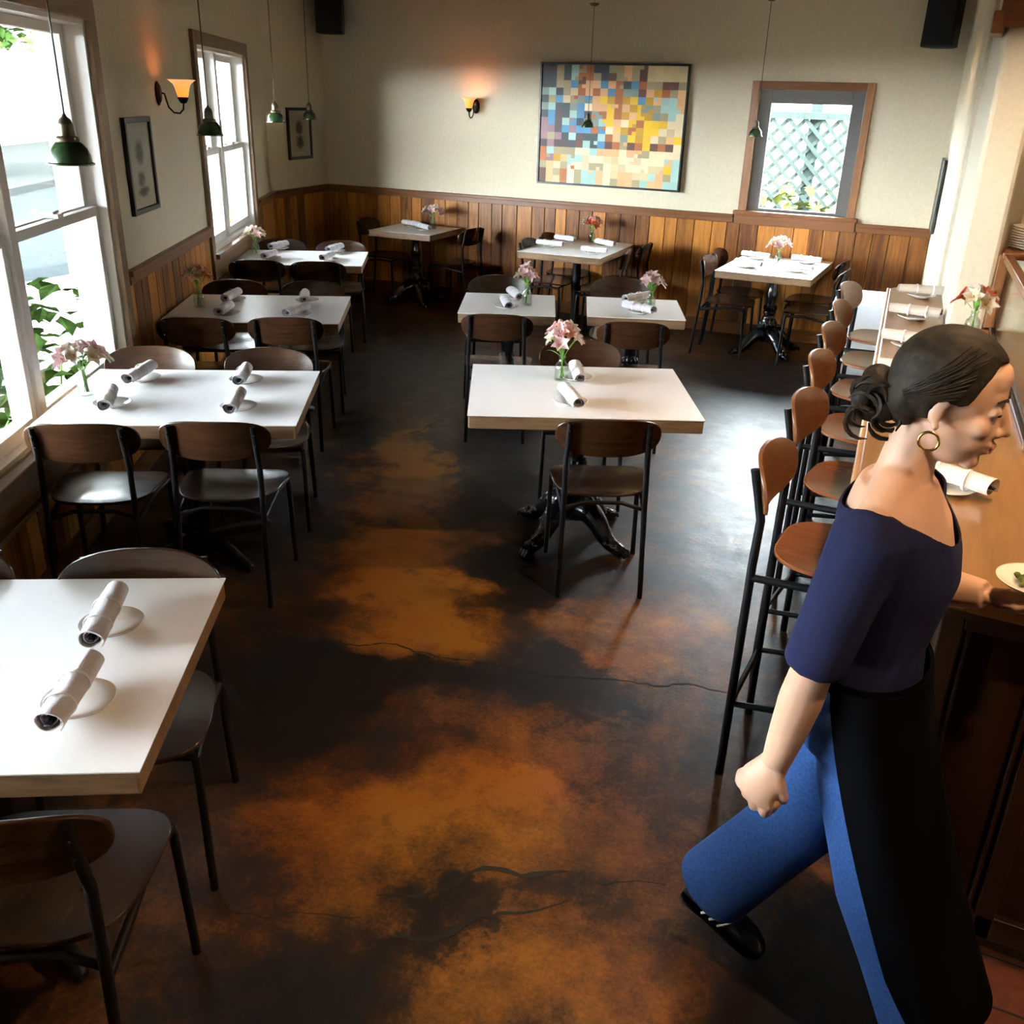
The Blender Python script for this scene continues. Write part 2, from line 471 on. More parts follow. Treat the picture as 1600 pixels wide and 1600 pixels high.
# x, y, radius x, radius y, rotation, weight (positive = amber, negative = near black); amber includes painted warm light
STAINS_AND_GLOW = [
    (-1.85, 2.98, 0.42, 0.50, 30, 0.50), (-2.2, 3.4, 0.34, 0.62, 30, 0.50), (-2.75, 4.3, 0.36, 0.95, 30, 0.62),
    (-3.35, 5.35, 0.3, 0.7, 30, 0.2), (-1.2, 2.12, 0.42, 0.26, 40, 0.34), (-1.35, 1.72, 0.42, 0.28, 30, 0.34),
    (-0.85, 2.06, 0.5, 0.28, 20, 0.36), (-0.84, 3.25, 0.55, 0.45, 20, 0.30), (-0.6, 1.66, 0.35, 0.25, 20, 0.25),  # middle blob paints the warm light pooled on the floor by the bar
    (-0.2, 2.2, 0.3, 0.3, 0, 0.22), (-0.72, 1.45, 0.5, 0.28, 30, 0.28), (-1.45, 1.9, 0.3, 0.3, 0, 0.15), (-1.95, 3.85, 0.25, 0.35, 0, 0.18), (-0.95, 2.5, 0.25, 0.14, 30, 0.2),
    (-1.98, 2.2, 0.42, 0.36, 30, -0.62), (-1.62, 3.55, 0.34, 0.75, 18, -0.55), (-2.35, 5.0, 0.4, 1.1, 25, -0.5),
    (-3.9, 6.3, 0.9, 1.3, 25, -0.4), (-1.15, 1.28, 0.35, 0.2, 30, -0.35), (-1.15, 2.75, 0.55, 0.2, 25, -0.42),
    (-1.6, 2.5, 0.4, 0.16, 30, -0.4), (-0.86, 1.76, 0.30, 0.10, 35, -0.28), (-2.95, 3.4, 0.35, 0.7, 30, -0.35),
    (-1.7, 7.3, 1.6, 0.9, 0, -0.35), (0.0, 1.85, 0.3, 0.35, 0, -0.35), (-3.3, 4.6, 0.25, 0.7, 30, -0.3),
]
M['floor'] = floor_material()

TH = math.radians(30.1)           # the window wall runs 30 degrees off the room's depth
WN = -1.692                       # its distance along its own normal
def LW(n, s, z=0.0):
    return Vector((n * math.cos(TH) - s * math.sin(TH), n * math.sin(TH) + s * math.cos(TH), z))
BY = 9.10                         # back wall
K = LW(WN, 10.15)                 # where the window wall bends
A = Vector((-6.71, BY, 0))        # back left corner
CEIL = 3.05

# ------------------------------------------------------------------ floor, ceiling
fl = MB().box(-9.5, 4.0, -3.5, 9.6, -0.12, 0.0).build('floor', M['floor'], smooth=0)
tag(fl, 'dark brown and amber stained concrete floor', kind='structure')
def crack(pts, w, jit):
    rr = random.Random(len(pts) * 13 + int(w * 1e5))
    P = []
    for a, b_ in zip(pts[:-1], pts[1:]):
        k = max(2, int((Vector(b_) - Vector(a)).length / 0.025))
        for i in range(k):
            t = i / k
            P.append((a[0] + (b_[0] - a[0]) * t + rr.uniform(-jit, jit), a[1] + (b_[1] - a[1]) * t + rr.uniform(-jit, jit)))
    P.append(pts[-1])
    mb = MB()
    lo, hi = [], []
    for i, p in enumerate(P):
        q = P[min(i + 1, len(P) - 1)]; o = P[max(i - 1, 0)]
        t = Vector((q[0] - o[0], q[1] - o[1])).normalized()
        ww = w * rr.uniform(0.3, 1.3) * min(1, 0.2 + i / 4, 0.2 + (len(P) - 1 - i) / 4)
        lo.append((p[0] - t.y * ww, p[1] + t.x * ww, 0.0012)); hi.append((p[0] + t.y * ww, p[1] - t.x * ww, 0.0012))
    n = len(P)
    vs_ = lo + hi + [(x, y, 0.0) for x, y, z in lo] + [(x, y, 0.0) for x, y, z in hi]
    fs = []
    for i in range(n - 1):
        fs += [(i, i + 1, n + i + 1, n + i), (2 * n + i, i, i + 1, 2 * n + i + 1), (n + i, n + i + 1, 3 * n + i + 1, 3 * n + i)]
    mb.add(vs_, fs)
    return mb.build('crack', M['crack'], fl, smooth=0)
M['crack'] = plain('crack_filler', (0.012, 0.009, 0.007), 0.7)
crack([(-2.41, 2.48), (-2.27, 2.58), (-2.07, 2.61), (-1.91, 2.64), (-1.81, 2.72), (-1.69, 2.72), (-1.55, 2.73), (-1.41, 2.78), (-1.17, 2.81), (-0.99, 2.88), (-0.9, 2.92), (-0.78, 2.94), (-0.67, 3.01), (-0.51, 3.03)], 0.0042, 0.008)
crack([(-1.13, 1.61), (-1.04, 1.65), (-0.99, 1.69), (-0.96, 1.76), (-0.92, 1.83), (-0.86, 1.85), (-0.81, 1.85), (-0.7, 1.93)], 0.0085, 0.006)
crack([(-1.02, 1.5), (-0.9, 1.56), (-0.85, 1.67), (-0.75, 1.74), (-0.7, 1.79), (-0.66, 1.83)], 0.0075, 0.006)
crack([(-1.47, 1.38), (-1.36, 1.4), (-1.28, 1.46), (-1.13, 1.52)], 0.0016, 0.005)
crack([(-3.12, 4.88), (-3.07, 5.06), (-3.07, 5.33)], 0.003, 0.012)
crack([(-0.65, 1.89), (-0.57, 1.95), (-0.51, 1.99), (-0.44, 2.01)], 0.003, 0.006)
# quarry tiles by the bar end
tm = MB().box(-0.078, 0.078, -0.078, 0.078, 0.0, 0.006).mesh('tile', M['tile'], 0)
gm = MB().box(0.345, 1.6, 0.6, 2.33, 0.0, 0.0025).build('tile_bed', M['grout'], fl, smooth=0)
for i in range(6):
    for j in range(10):
        t = link('tile', tm, fl, 0.002, (0.435 + i * 0.165, 2.245 - j * 0.165, 0.002))
MB().box(0.335, 0.347, 0.6, 2.33, 0.0, 0.009).build('tile_edging', M['edge_wood'], fl, smooth=0)

ce = MB().box(-9.5, 4.0, -3.5, 9.6, CEIL, CEIL + 0.12).build('ceiling', M['ceiling'], smooth=0)
tag(ce, 'dark boarded ceiling', kind='structure')

# ------------------------------------------------------------------ left wall with windows
W1 = (2.95, 5.20, 0.62, 2.30, 4.08, 1.43)     # s0 s1 z0 z1 mullion meeting rail
W2 = (7.38, 9.18, 0.90, 2.30, 8.20, 1.58)
W3 = (0.05, 2.30, 0.62, 2.30, 1.18, 1.43)  # out of view, added to light the front left table
def wall_left():
    mb = MB()
    T = WN - 0.22
    cuts = sorted([W3, W1, W2])
    s = -3.6
    for w in cuts:
        mb.box(T, WN, s, w[0], 0, CEIL)
        mb.box(T, WN, w[0], w[1], 0, w[2])
        mb.box(T, WN, w[0], w[1], w[3], CEIL)
        s = w[1]
    mb.box(T, WN, s, 10.15, 0, CEIL)
    o = mb.build('wall_left', M['plaster'], smooth=0)
    o.rotation_euler = (0, 0, TH)
    return tag(o, 'cream plaster window wall above stained planks', kind='structure')
wl = wall_left()

PLANKW = 0.15
plank_cache = {}
def plank_mesh(w, h):
    key = (round(w, 3), round(h, 3))
    if key not in plank_cache:
        mb = MB()
        c = 0.004
        o = [(-w / 2, 0), (w / 2, 0), (w / 2, 0.012), (w / 2 - c, 0.016), (-w / 2 + c, 0.016), (-w / 2, 0.012)]
        mb.prism(o, 0, h)
        plank_cache[key] = mb.mesh('plank', M['plank'], 0)
    return plank_cache[key]
def wainscot(parent, p0, p1, zf, z0=0.11, seed=1):
    """planks along the line p0->p1 (parent space), facing the room on the right hand; zf(t) gives the top"""
    p0, p1 = Vector((p0[0], p0[1], 0)), Vector((p1[0], p1[1], 0))
    d = p1 - p0; L = d.length; t = d / L
    ang = math.atan2(t.y, t.x)
    rr = random.Random(seed)
    x = 0
    while x < L - 0.02:
        w = min(rr.choice((0.12, 0.14, 0.14, 0.155, 0.17)), L - x)
        zt = zf(x + w / 2)
        p = p0 + t * (x + w / 2)
        o = link('plank', plank_mesh(round(w - 0.004, 3), zt - z0), parent, 0, (p.x, p.y, z0), ang)
        x += w
DADO = 1.10
def zleft(x):
    s = 10.15 - x
    for w in (W1, W2, W3):
        if w[0] - 0.1 < s < w[1] + 0.1: return w[2] - 0.20
    return DADO - 0.06
wainscot(wl, (WN, 10.15), (WN, -0.5), zleft, seed=3)
wainscot(wl, tuple((Matrix.Rotation(-TH, 4, 'Z') @ A)[:2]), (WN, 10.15), lambda x: DADO - 0.06, seed=4)
wk = MB()
dk = (A - K).normalized(); nk = Vector((dk.y, -dk.x, 0))
wk.prism([(K.x, K.y), (A.x, A.y), (A.x - 0.22, A.y + 0.3), (K.x - 0.22, K.y)], 0, CEIL)
wk = wk.build('wall_corner', M['plaster'], smooth=0)
tag(wk, 'short angled plaster wall between window wall and back wall', kind='structure')

def left_trim(name, pieces, label):
    mb = MB()
    for b_ in pieces: mb.box(*b_)
    o = mb.build(name, M['trim_y'], smooth=0, bevel=0.004)
    o.rotation_euler = (0, 0, TH)
    return tag(o, label, kind='structure')
c_in = 0.10
left_trim('trim_1', [(WN, WN + 0.045, a, b_, DADO - 0.03, DADO) for a, b_ in ((2.40, 2.85), (5.30, 7.28), (9.28, 10.15))] +
          [(WN, WN + 0.028, a, b_, DADO - 0.075, DADO - 0.03) for a, b_ in ((2.40, 2.85), (5.30, 7.28), (9.28, 10.15))],
          'stained cap rail above the window wall planks')
left_trim('baseboard_left', [(WN, WN + 0.03, -0.5, 10.15, 0.0, 0.115)], 'stained skirting board along the window wall')
def seg_trim(name, p0, p1, nrm, prof, mat, label):
    mb = MB()
    for (d0, d1, z0, z1) in prof:
        q = [p0 + nrm * d0, p1 + nrm * d0, p1 + nrm * d1, p0 + nrm * d1]
        mb.prism([(v.x, v.y) for v in q], z0, z1)
    return tag(mb.build(name, mat, smooth=0, bevel=0.004), label, kind='structure')
CAP = [(0, 0.045, DADO - 0.03, DADO), (0, 0.028, DADO - 0.075, DADO - 0.03)]
seg_trim('trim_2', K, A, nk, CAP, M['trim_y'], 'stained cap rail on the short angled wall')
seg_trim('baseboard_corner', K, A, nk, [(0, 0.03, 0, 0.115)], M['trim_y'], 'stained skirting board on the short angled wall')

def left_window(name, w, label):
    s0, s1, z0, z1, sm, zr = w
    root = struct(name, TH, label=label)
    cs = 0.09
    # wooden casing
    MB().box(WN - 0.001, WN + 0.026, s0 - cs, s0, z0 - 0.10, z1 + cs).build('casing', M['casing_z'], root, 0, 0.003)
    MB().box(WN - 0.001, WN + 0.026, s1, s1 + cs, z0 - 0.10, z1 + cs).build('casing', M['casing_z'], root, 0, 0.003)
    MB().box(WN - 0.001, WN + 0.028, s0, s1, z1, z1 + cs).build('casing', M['casing_y'], root, 0, 0.003)
    MB().box(WN - 0.10, WN + 0.055, s0 - 0.02, s1 + 0.02, z0 - 0.05, z0 - 0.012).build('window_sill', M['casing_y'], root, 0, 0.005)
    MB().box(WN, WN + 0.03, s0 - cs, s1 + cs, z0 - 0.19, z0 - 0.05).build('apron_board', M['casing_y'], root, 0, 0.004)
    MB().box(WN, WN + 0.05, s0 - cs - .02, s1 + cs + .02, z0 - 0.215, z0 - 0.19).build('apron_mould', M['casing_y'], root, 0, 0.004)
    # white jamb frame and mullion
    fr = MB()
    d0, d1 = WN - 0.20, WN - 0.004
    fr.box(d0, d1, s0, s0 + 0.022, z0, z1); fr.box(d0, d1, s1 - 0.022, s1, z0, z1)
    fr.box(d0, d1, s0, s1, z1 - 0.022, z1); fr.box(d0, d1, s0, s1, z0 - 0.012, z0 + 0.015)
    fr.build('jamb', M['white_paint'], root, 0)
    MB().box(WN - 0.16, WN - 0.03, sm - 0.035, sm + 0.035, z0 + 0.015, z1 - 0.022).build('mullion', M['white_paint'], root, 0, 0.004)
    for a, b_ in ((s0 + 0.022, sm - 0.035), (sm + 0.035, s1 - 0.022)):
        for low in (True, False):
            za, zb = (z0 + 0.015, zr + 0.02) if low else (zr - 0.02, z1 - 0.022)
            x0, x1 = (WN - 0.09, WN - 0.05) if low else (WN - 0.14, WN - 0.10)
            e = 0.045; eb = 0.06 if low else 0.045
            sh = MB()
            sh.box(x0, x1, a, a + e, za, zb); sh.box(x0, x1, b_ - e, b_, za, zb)
            sh.box(x0, x1, a + e, b_ - e, za, za + eb); sh.box(x0, x1, a + e, b_ - e, zb - e, zb)
            sh = sh.build('sash', M['white_paint'], root, 0, 0.003)
            xm = (x0 + x1) / 2
            MB().box(xm - 0.002, xm + 0.002, a + e - 0.004, b_ - e + 0.004, za + eb - 0.004, zb - e + 0.004).build('pane', M['glass'], sh, 0)
            if low:
                sm_ = (a + b_) / 2
                MB().box(x0 - 0.01, x1 + 0.006, sm_ - 0.035, sm_ + 0.035, zb, zb + 0.018).tube([(xm, sm_ - 0.03, zb + 0.02), (xm, sm_ + 0.045, zb + 0.025)], 0.006, 6).build('sash_lock', M['white_paint'], sh, 35)
    return root
left_window('window_1', W1, 'large white framed window at the left edge beside the window tables')
left_window('window_2', W2, 'white framed window behind the green pendants, farther along the wall')
left_window('window_unseen', W3, 'unseen white framed window added near the camera to light the front table')

# ------------------------------------------------------------------ back wall with window
XR = -0.41
BW = (-2.02, -1.12, 1.14, 2.16)
mb = MB()
mb.box(A.x - 0.3, BW[0], BY, BY + 0.22, 0, CEIL)
mb.box(BW[1], XR + 0.4, BY, BY + 0.22, 0, CEIL)
mb.box(BW[0], BW[1], BY, BY + 0.22, 0, BW[2])
mb.box(BW[0], BW[1], BY, BY + 0.22, BW[3], CEIL)
wb = tag(mb.build('wall_back', M['plaster'], smooth=0), 'cream plaster back wall with stained plank wainscot', kind='structure')
wainscot(wb, (XR, BY), (A.x, BY), lambda x: DADO - 0.06, seed=9)
nb = Vector((0, -1, 0))
seg_trim('trim_3', A, Vector((-2.12, BY, 0)), nb, CAP, M['trim_x'], 'stained cap rail along the back wall left of its window')
seg_trim('trim_4', Vector((-1.02, BY, 0)), Vector((XR, BY, 0)), nb, CAP, M['trim_x'], 'stained cap rail along the back wall right of its window')
seg_trim('baseboard_back', A, Vector((XR, BY, 0)), nb, [(0, 0.03, 0, 0.115)], M['trim_x'], 'stained skirting board along the back wall')
bw = struct('window_4', label='dark grey window with stained casing on the back wall')
x0, x1, z0, z1 = BW
MB().box(x0 - 0.065, x0, BY - 0.028, BY, z0, z1 + 0.065).build('casing', M['trim_z'], bw, 0, 0.003)
MB().box(x1, x1 + 0.065, BY - 0.028, BY, z0, z1 + 0.065).build('casing', M['trim_z'], bw, 0, 0.003)
MB().box(x0, x1, BY - 0.028, BY, z1, z1 + 0.065).build('casing', M['trim_x'], bw, 0, 0.003)
MB().box(x0 - 0.10, x1 + 0.10, BY - 0.06, BY + 0.1, z0 - 0.035, z0).build('window_sill', M['trim_x'], bw, 0, 0.004)
MB().box(x0 - 0.085, x1 + 0.085, BY - 0.03, BY, z0 - 0.12, z0 - 0.035).build('apron_board', M['trim_x'], bw, 0, 0.004)
sh = MB()
sh.box(x0, x0 + 0.11, BY + 0.03, BY + 0.075, z0, z1); sh.box(x1 - 0.11, x1, BY + 0.03, BY + 0.075, z0, z1)
sh.box(x0 + 0.11, x1 - 0.11, BY + 0.03, BY + 0.075, z1 - 0.11, z1); sh.box(x0 + 0.11, x1 - 0.11, BY + 0.03, BY + 0.075, z0, z0 + 0.025)
sh = sh.build('sash', M['grey_sash'], bw, 0, 0.003)
MB().box(x0 + 0.105, x1 - 0.105, BY + 0.05, BY + 0.054, z0 + 0.02, z1 - 0.105).build('pane', M['glass'], sh, 0)

# ------------------------------------------------------------------ right wall, pier, service wall
def xr(y): return XR + (BY - y) * 0.0785
mb = MB()
mb.prism([(xr(BY), BY), (xr(6.3), 6.3), (xr(6.3) + 0.5, 6.3), (xr(BY) + 0.5, BY)], 0, CEIL)
wr = tag(mb.build('wall_right', M['plaster'], smooth=0), 'narrow plaster side wall beyond the bar end', kind='structure')
mb = MB()
x63 = xr(6.3) + 0.02
mb.prism([(x63, 6.3), (-0.085, 5.12), (0.085, 5.12), (0.3, 6.3)], 0, CEIL)
pr_ = mb.build('wall_pier', M['plaster'], smooth=0, bevel=0.02)
tag(pr_, 'cream plaster pier standing at the far end of the bar counter', kind='structure')
MB().box(0.0, 4.0, 5.5, 5.7, 0, CEIL).build('wall_service', M['plaster'], smooth=0)
tag(bpy.data.objects['wall_service'], 'plaster wall behind the service shelf', kind='structure')
lowp = MB().box(0.135, 2.2, 5.12, 5.5, 0, 1.385).build('wall_half', M['plaster'], smooth=0)
tag(lowp, 'low plaster half wall under the service shelf', kind='structure')
po = MB().box(0.087, 0.132, 5.095, 5.16, 1.06, 1.40).build('trim_5', M['trim_z'], smooth=0, bevel=0.003)
tag(po, 'stained corner post beside the plaster pier', kind='structure')
MB().box(4.0, 4.15, -3.5, 5.7, 0, CEIL).build('wall_side', M['plaster'], smooth=0)
tag(bpy.data.objects['wall_side'], 'plaster wall behind the bar', kind='structure')
MB().box(-6.0, 4.15, -3.6, -3.45, 0, CEIL).build('wall_front', M['plaster'], smooth=0)
tag(bpy.data.objects['wall_front'], 'plaster wall behind the camera', kind='structure')
be = MB().box(-0.125, 2.4, 5.06, 5.34, 2.36, 2.75)
be.box(-0.15, -0.10, 5.04, 5.30, 2.33, 2.42)
be = be.build('trim_6', M['trim_x'], smooth=0, bevel=0.006)
tag(be, 'stained wooden header beam over the service opening', kind='structure')

# ------------------------------------------------------------------ bar
def xe(y): return -0.44 + (6.06 - y) * 0.0746        # front edge of the counter
CT = 1.05
bar = thing('bar_counter', 'long dark panelled bar with golden oak top along the right side', 'bar', (0, 0, 0))
mb = MB().prism([(xe(2.07), 2.07), (0.62, 2.03), (0.62, 5.1), (-0.084, 5.118), (-0.135, 6.1), (xe(6.1) + 0.03, 6.12), (xe(6.06), 6.06)], CT - 0.045, CT)
mb.build('counter_top', M['bar_top'], bar, 0, 0.008)
mb = MB().prism([(xe(2.06) - 0.014, 2.06), (xe(2.06) + 0.004, 2.06), (xe(6.06) + 0.004, 6.06), (xe(6.06) - 0.014, 6.06)], CT - 0.05, CT + 0.002)
mb.build('counter_nosing', M['bar_edge'], bar, 0, 0.006)
def xb(y): return xe(y) + 0.24
mb = MB().prism([(xb(2.15), 2.15), (0.62, 2.12), (0.62, 5.05), (xb(5.05), 5.05)], 0.10, CT - 0.045)
body = mb.build('bar_body', M['bar_body'], bar, 0)
mb = MB().prism([(xb(5.08), 5.08), (-0.09, 5.08), (-0.15, 6.05), (xb(6.05), 6.05)], 0.0, CT - 0.045)
mb.build('bar_body_end', M['bar_body'], bar, 0)
MB().prism([(xb(2.2) + 0.05, 2.2), (0.62, 2.17), (0.62, 5.05), (xb(5.05) + 0.05, 5.05)], 0.0, 0.10).build('plinth', M['bar_body'], bar, 0)
# end panelling that faces the camera
def endbox(a, b_, z0, z1, y0, y1, nm):
    return MB().box(a, b_, y0, y1, z0, z1).build(nm, M['bar_body'], bar, 0, 0.004)
xa = xb(2.15)
endbox(xa - 0.004, xa + 0.045, 0.10, 1.0, 2.115, 2.16, 'stile')
endbox(xa + 0.225, xa + 0.27, 0.10, 1.0, 2.11, 2.16, 'stile')
endbox(xa + 0.052, xa + 0.062, 0.16, 0.95, 2.118, 2.15, 'bead')
endbox(xa + 0.205, xa + 0.215, 0.16, 0.95, 2.116, 2.15, 'bead')
endbox(xa + 0.045, xa + 0.5, 0.10, 0.17, 2.11, 2.16, 'rail')
endbox(xa + 0.045, xa + 0.5, 0.94, 1.0, 2.10, 2.16, 'rail')
endbox(xa - 0.012, 0.62, 0.975, 1.005, 2.085, 2.16, 'moulding')
# front panelling that faces the stools
ang = math.atan2(1.0, -0.0746)
for k in range(7):
    y = 2.20 + k * 0.42
    o = MB().box(-0.18, 0.18, -0.010, 0.0, 0.16, 0.92).build('panel', M['bar_body'], bar, 0, 0.006, (xb(y + 0.2), y + 0.2, 0), ang)
    o = MB().box(-0.022, 0.022, -0.016, 0.0, 0.10, 1.0).build('stile', M['bar_body'], bar, 0, 0.004, (xb(y), y, 0), ang)
# glass screen with wooden top rail on the working side of the bar
gs = thing('glass_screen', 'glass screen with a wooden top rail standing on the bar', 'screen', (0, 0, 0))
ga, gb = Vector((0.125, 5.07, 0)), Vector((0.255, 3.2, 0))
gd = (gb - ga).normalized(); gn = Vector((-gd.y, gd.x, 0))
def strip(p, q, w, z0, z1, nm, mat, bev=0.003):
    t = (q - p).normalized(); n = Vector((-t.y, t.x, 0)) * w / 2
    MB().prism([(v.x, v.y) for v in (p - n, q - n, q + n, p + n)], z0, z1).build(nm, mat, gs, 0, bev)
strip(ga, gb, 0.035, 1.375, 1.41, 'top_rail', M['trim_y'])
strip(ga, gb, 0.03, CT + 0.001, CT + 0.02, 'bottom_channel', M['steel'])
strip(ga, gb, 0.006, CT + 0.02, 1.376, 'glass_panel', M['glass'], 0)
strip(gb, gb + gd * 0.03, 0.035, CT + 0.001, 1.41, 'end_post', M['trim_z'])
# service shelf and plates on it
sf = MB().box(0.10, 2.2, 5.06, 5.5, 1.388, 1.42).build('service_shelf', M['trim_x'], smooth=0, bevel=0.004)
tag(sf, 'stained wooden service shelf on the half wall behind the bar', 'shelf')
pl = MB().lathe([(0.0, 0.0), (0.055, 0.0), (0.06, 0.004), (0.105, 0.013), (0.11, 0.016), (0.104, 0.017), (0.058, 0.008), (0.0, 0.006)], 32).mesh('stacked_plate', M['china'])
for k in range(9):
    o = link('stacked_plate', pl, None, 0, (0.225, 5.24, 1.4205 + k * 0.0115))
    pos = ('bottom', 'second', 'third', 'fourth', 'fifth', 'sixth', 'seventh', 'eighth', 'top')[k]
    tag(o, f'white plate, {pos} from the shelf in the stack at the right edge' if 0 < k < 8 else f'white plate at the {pos} of the stack on the service shelf', 'plate', 'plates stacked on the service shelf')

# ------------------------------------------------------------------ chairs and stools
def sup(hw, hh, n, k=44, taper=0.0):
    out = []
    for i in range(k):
        a = 2 * PI * i / k
        c, s = math.cos(a), math.sin(a)
        x = math.copysign(abs(c) ** (2 / n), c) * hw
        y = math.copysign(abs(s) ** (2 / n), s) * hh
        out.append((x * (1 + taper * y / hh), y))
    return out
def backrest(parent, zc, hw, hh, yb, mat, k=44):
    mb = MB()
    out = sup(hw, hh, 2.7, k)
    # built in the XZ plane through disc_slab (x, z) -> y
    tmp = MB().disc_slab(out, 5, lambda x, z: 0.0, 0.0)
    def place(x, z, off):
        return (x, yb + 0.055 * (x / 0.22) ** 2 - z * 0.20 - 0.12 * z * z / hh * 0 + off, zc + z)
    n = len(tmp.v) // 2
    vs_ = [place(x, y, 0.0065 if i < n else -0.0065) for i, (x, y, z) in enumerate(tmp.v)]
    mb.add(vs_, tmp.f)
    return mb.build('backrest', mat, parent, 40, 0.003)
def seat(parent, z, hw, hh, mat, yc=0.0):
    out = [(x, y + yc) for x, y in sup(hw, hh, 3.4, 48, 0.10)]
    def zf(x, y):
        return z + 0.012 * (x / hw) ** 2 - 0.010 * max(0, (y - yc) / hh) ** 2 + 0.012 * max(0, -(y - yc) / hh) ** 3
    return MB().disc_slab(out, 6, zf, 0.013).build('seat', mat, parent, 40, 0.003)

def make_chair():
    t = thing('dining_chair', '', 'chair')
    m = M['black_metal']
    br = backrest(t, 0.735, 0.222, 0.087, -0.240, M['veneer'])
    seat(t, 0.455, 0.215, 0.205, M['veneer_seat'], 0.01)
    for s in (-1, 1):
        MB().tube([(s * 0.182, -0.258, 0.0), (s * 0.174, -0.215, 0.45), (s * 0.171, -0.206, 0.62), (s * 0.167, -0.225, 0.72), (s * 0.165, -0.243, 0.80)], [0.0115, 0.0125, 0.0125, 0.0125, 0.011], 10).build('rear_leg', m, t, 50)
        MB().tube([(s * 0.212, 0.190, 0.0), (s * 0.203, 0.175, 0.40), (s * 0.200, 0.168, 0.425)], 0.0115, 10).build('front_leg', m, t, 50)
        MB().tube([(s * 0.201, 0.172, 0.420), (s * 0.188, 0.02, 0.428), (s * 0.175, -0.217, 0.392)], [0.0105, 0.0105, 0.0115], 8).build('side_rail', m, t, 50)
    for s in (-1, 1):
        for z in (0.715, 0.765):
            y = -0.223 - (z - 0.715) * 0.25
            MB().lathe([(0.0, 0.0), (0.0055, 0.0), (0.005, 0.003), (0.0, 0.004)], 8).build('screw', M['steel'], br, 50, 0, (s * 0.1665, y - 0.0115, z)).rotation_euler = (PI / 2, 0, 0)
    MB().tube([(-0.2, 0.165, 0.424), (0.2, 0.165, 0.424)], 0.0095, 8).build('front_rail', m, t, 50)
    MB().tube([(-0.176, -0.20, 0.40), (-0.08, -0.185, 0.425), (0.08, -0.185, 0.425), (0.176, -0.20, 0.40)], 0.010, 8).build('back_rail', m, t, 50)
    return t
def make_stool():
    t = thing('bar_stool', '', 'bar stool')
    m = M['black_metal']
    backrest(t, 0.985, 0.205, 0.090, -0.262, M['stool_back'])
    seat(t, 0.775, 0.205, 0.195, M['stool_seat'], 0.0)
    for s in (-1, 1):
        MB().tube([(s * 0.190, -0.238, 0.0), (s * 0.172, -0.232, 0.76), (s * 0.164, -0.228, 0.90), (s * 0.160, -0.245, 0.97), (s * 0.158, -0.265, 1.05)], 0.0135, 10).build('rear_leg', m, t, 50)
        MB().tube([(s * 0.192, 0.195, 0.0), (s * 0.178, 0.165, 0.745)], 0.0125, 10).build('front_leg', m, t, 50)
        MB().tube([(s * 0.18, 0.168, 0.735), (s * 0.173, -0.232, 0.715)], 0.0125, 8).build('side_rail', m, t, 50)
        MB().tube([(s * 0.186, 0.184, 0.33), (s * 0.184, -0.236, 0.27)], 0.010, 8).build('side_stretcher', m, t, 50)
    MB().tube([(-0.178, 0.165, 0.738), (0.178, 0.165, 0.738)], 0.010, 8).build('front_rail', m, t, 50)
    MB().tube([(-0.186, 0.182, 0.36), (0.186, 0.182, 0.36)], 0.011, 8).build('foot_rest', m, t, 50)
    MB().tube([(-0.184, -0.236, 0.27), (0.184, -0.236, 0.27)], 0.010, 8).build('rear_stretcher', m, t, 50)
    return t
chair0 = make_chair(); chair_used = [False]
stool0 = make_stool(); stool_used = [False]
def place(proto, used, x, y, face, label, group):
    """face = direction (radians) in which the sitter looks"""
    rz = face - PI / 2
    if not used[0]:
        used[0] = True
        proto.location = (x, y, 0); proto.rotation_euler = (0, 0, rz); tag(proto, label, None, group)
        return proto
    return dup(proto, (x, y, 0), rz, label, group)
def chair(x, y, face_deg, label, group): return place(chair0, chair_used, x, y, math.radians(face_deg), label, group)

# back rest centres measured at the top of each back, facing angle, label
BACK = 0.252
def chair_by_back(bx, by, face_deg, label, group):
    a = math.radians(face_deg)
    return chair(bx + BACK * math.cos(a), by + BACK * math.sin(a), face_deg, label, group)

V = 120.1          # along the window wall, away from the camera
G1 = 'dining chairs at the window tables'; G2 = 'dining chairs at the centre tables'; G3 = 'dining chairs at the back wall tables'
def lp(n, s): p = LW(n, s); return p.x, p.y
for n, s, face, lab in [
    (-0.83, 2.19, V + 180, 'dark walnut chair behind the front left table, its pale lit seat showing'),
    (-1.40, 2.23, V + 182, 'dark walnut chair cut off at the left picture edge behind the front left table'),
    (-0.83, 1.60, V, 'nearest dark walnut chair, cut by the bottom left picture corner'),
    (-1.40, 3.80, V, 'walnut chair at the big window table, near side beside the window'),
    (-0.89, 3.83, V - 2, 'walnut chair at the big window table, near side beside the aisle'),
    (-1.44, 4.54, V + 181, 'walnut chair at the big window table, far side behind the pink flowers'),
    (-0.86, 4.53, V + 179, 'walnut chair at the big window table, far side beside the aisle'),
    (-1.41, 5.72, V + 1, 'walnut chair at the second window table, near side beside the planked wall'),
    (-0.90, 5.76, V, 'walnut chair at the second window table, near side beside the aisle'),
    (-1.40, 6.45, V + 180, 'walnut chair at the second window table, far side beside the planked wall'),
    (-0.87, 6.45, V + 180, 'walnut chair at the second window table, far side beside the aisle'),
    (-1.42, 7.82, V, 'walnut chair at the farthest window table, near side under the window'),
    (-0.95, 7.80, V, 'walnut chair at the farthest window table, near side beside the aisle'),
    (-1.40, 8.54, V + 180, 'walnut chair at the farthest window table, far side next to the window'),
    (-0.87, 8.50, V + 180, 'walnut chair at the farthest window table, far side beside the aisle'),
]:
    x, y = lp(n, s)
    chair(x, y, face, lab, G1)
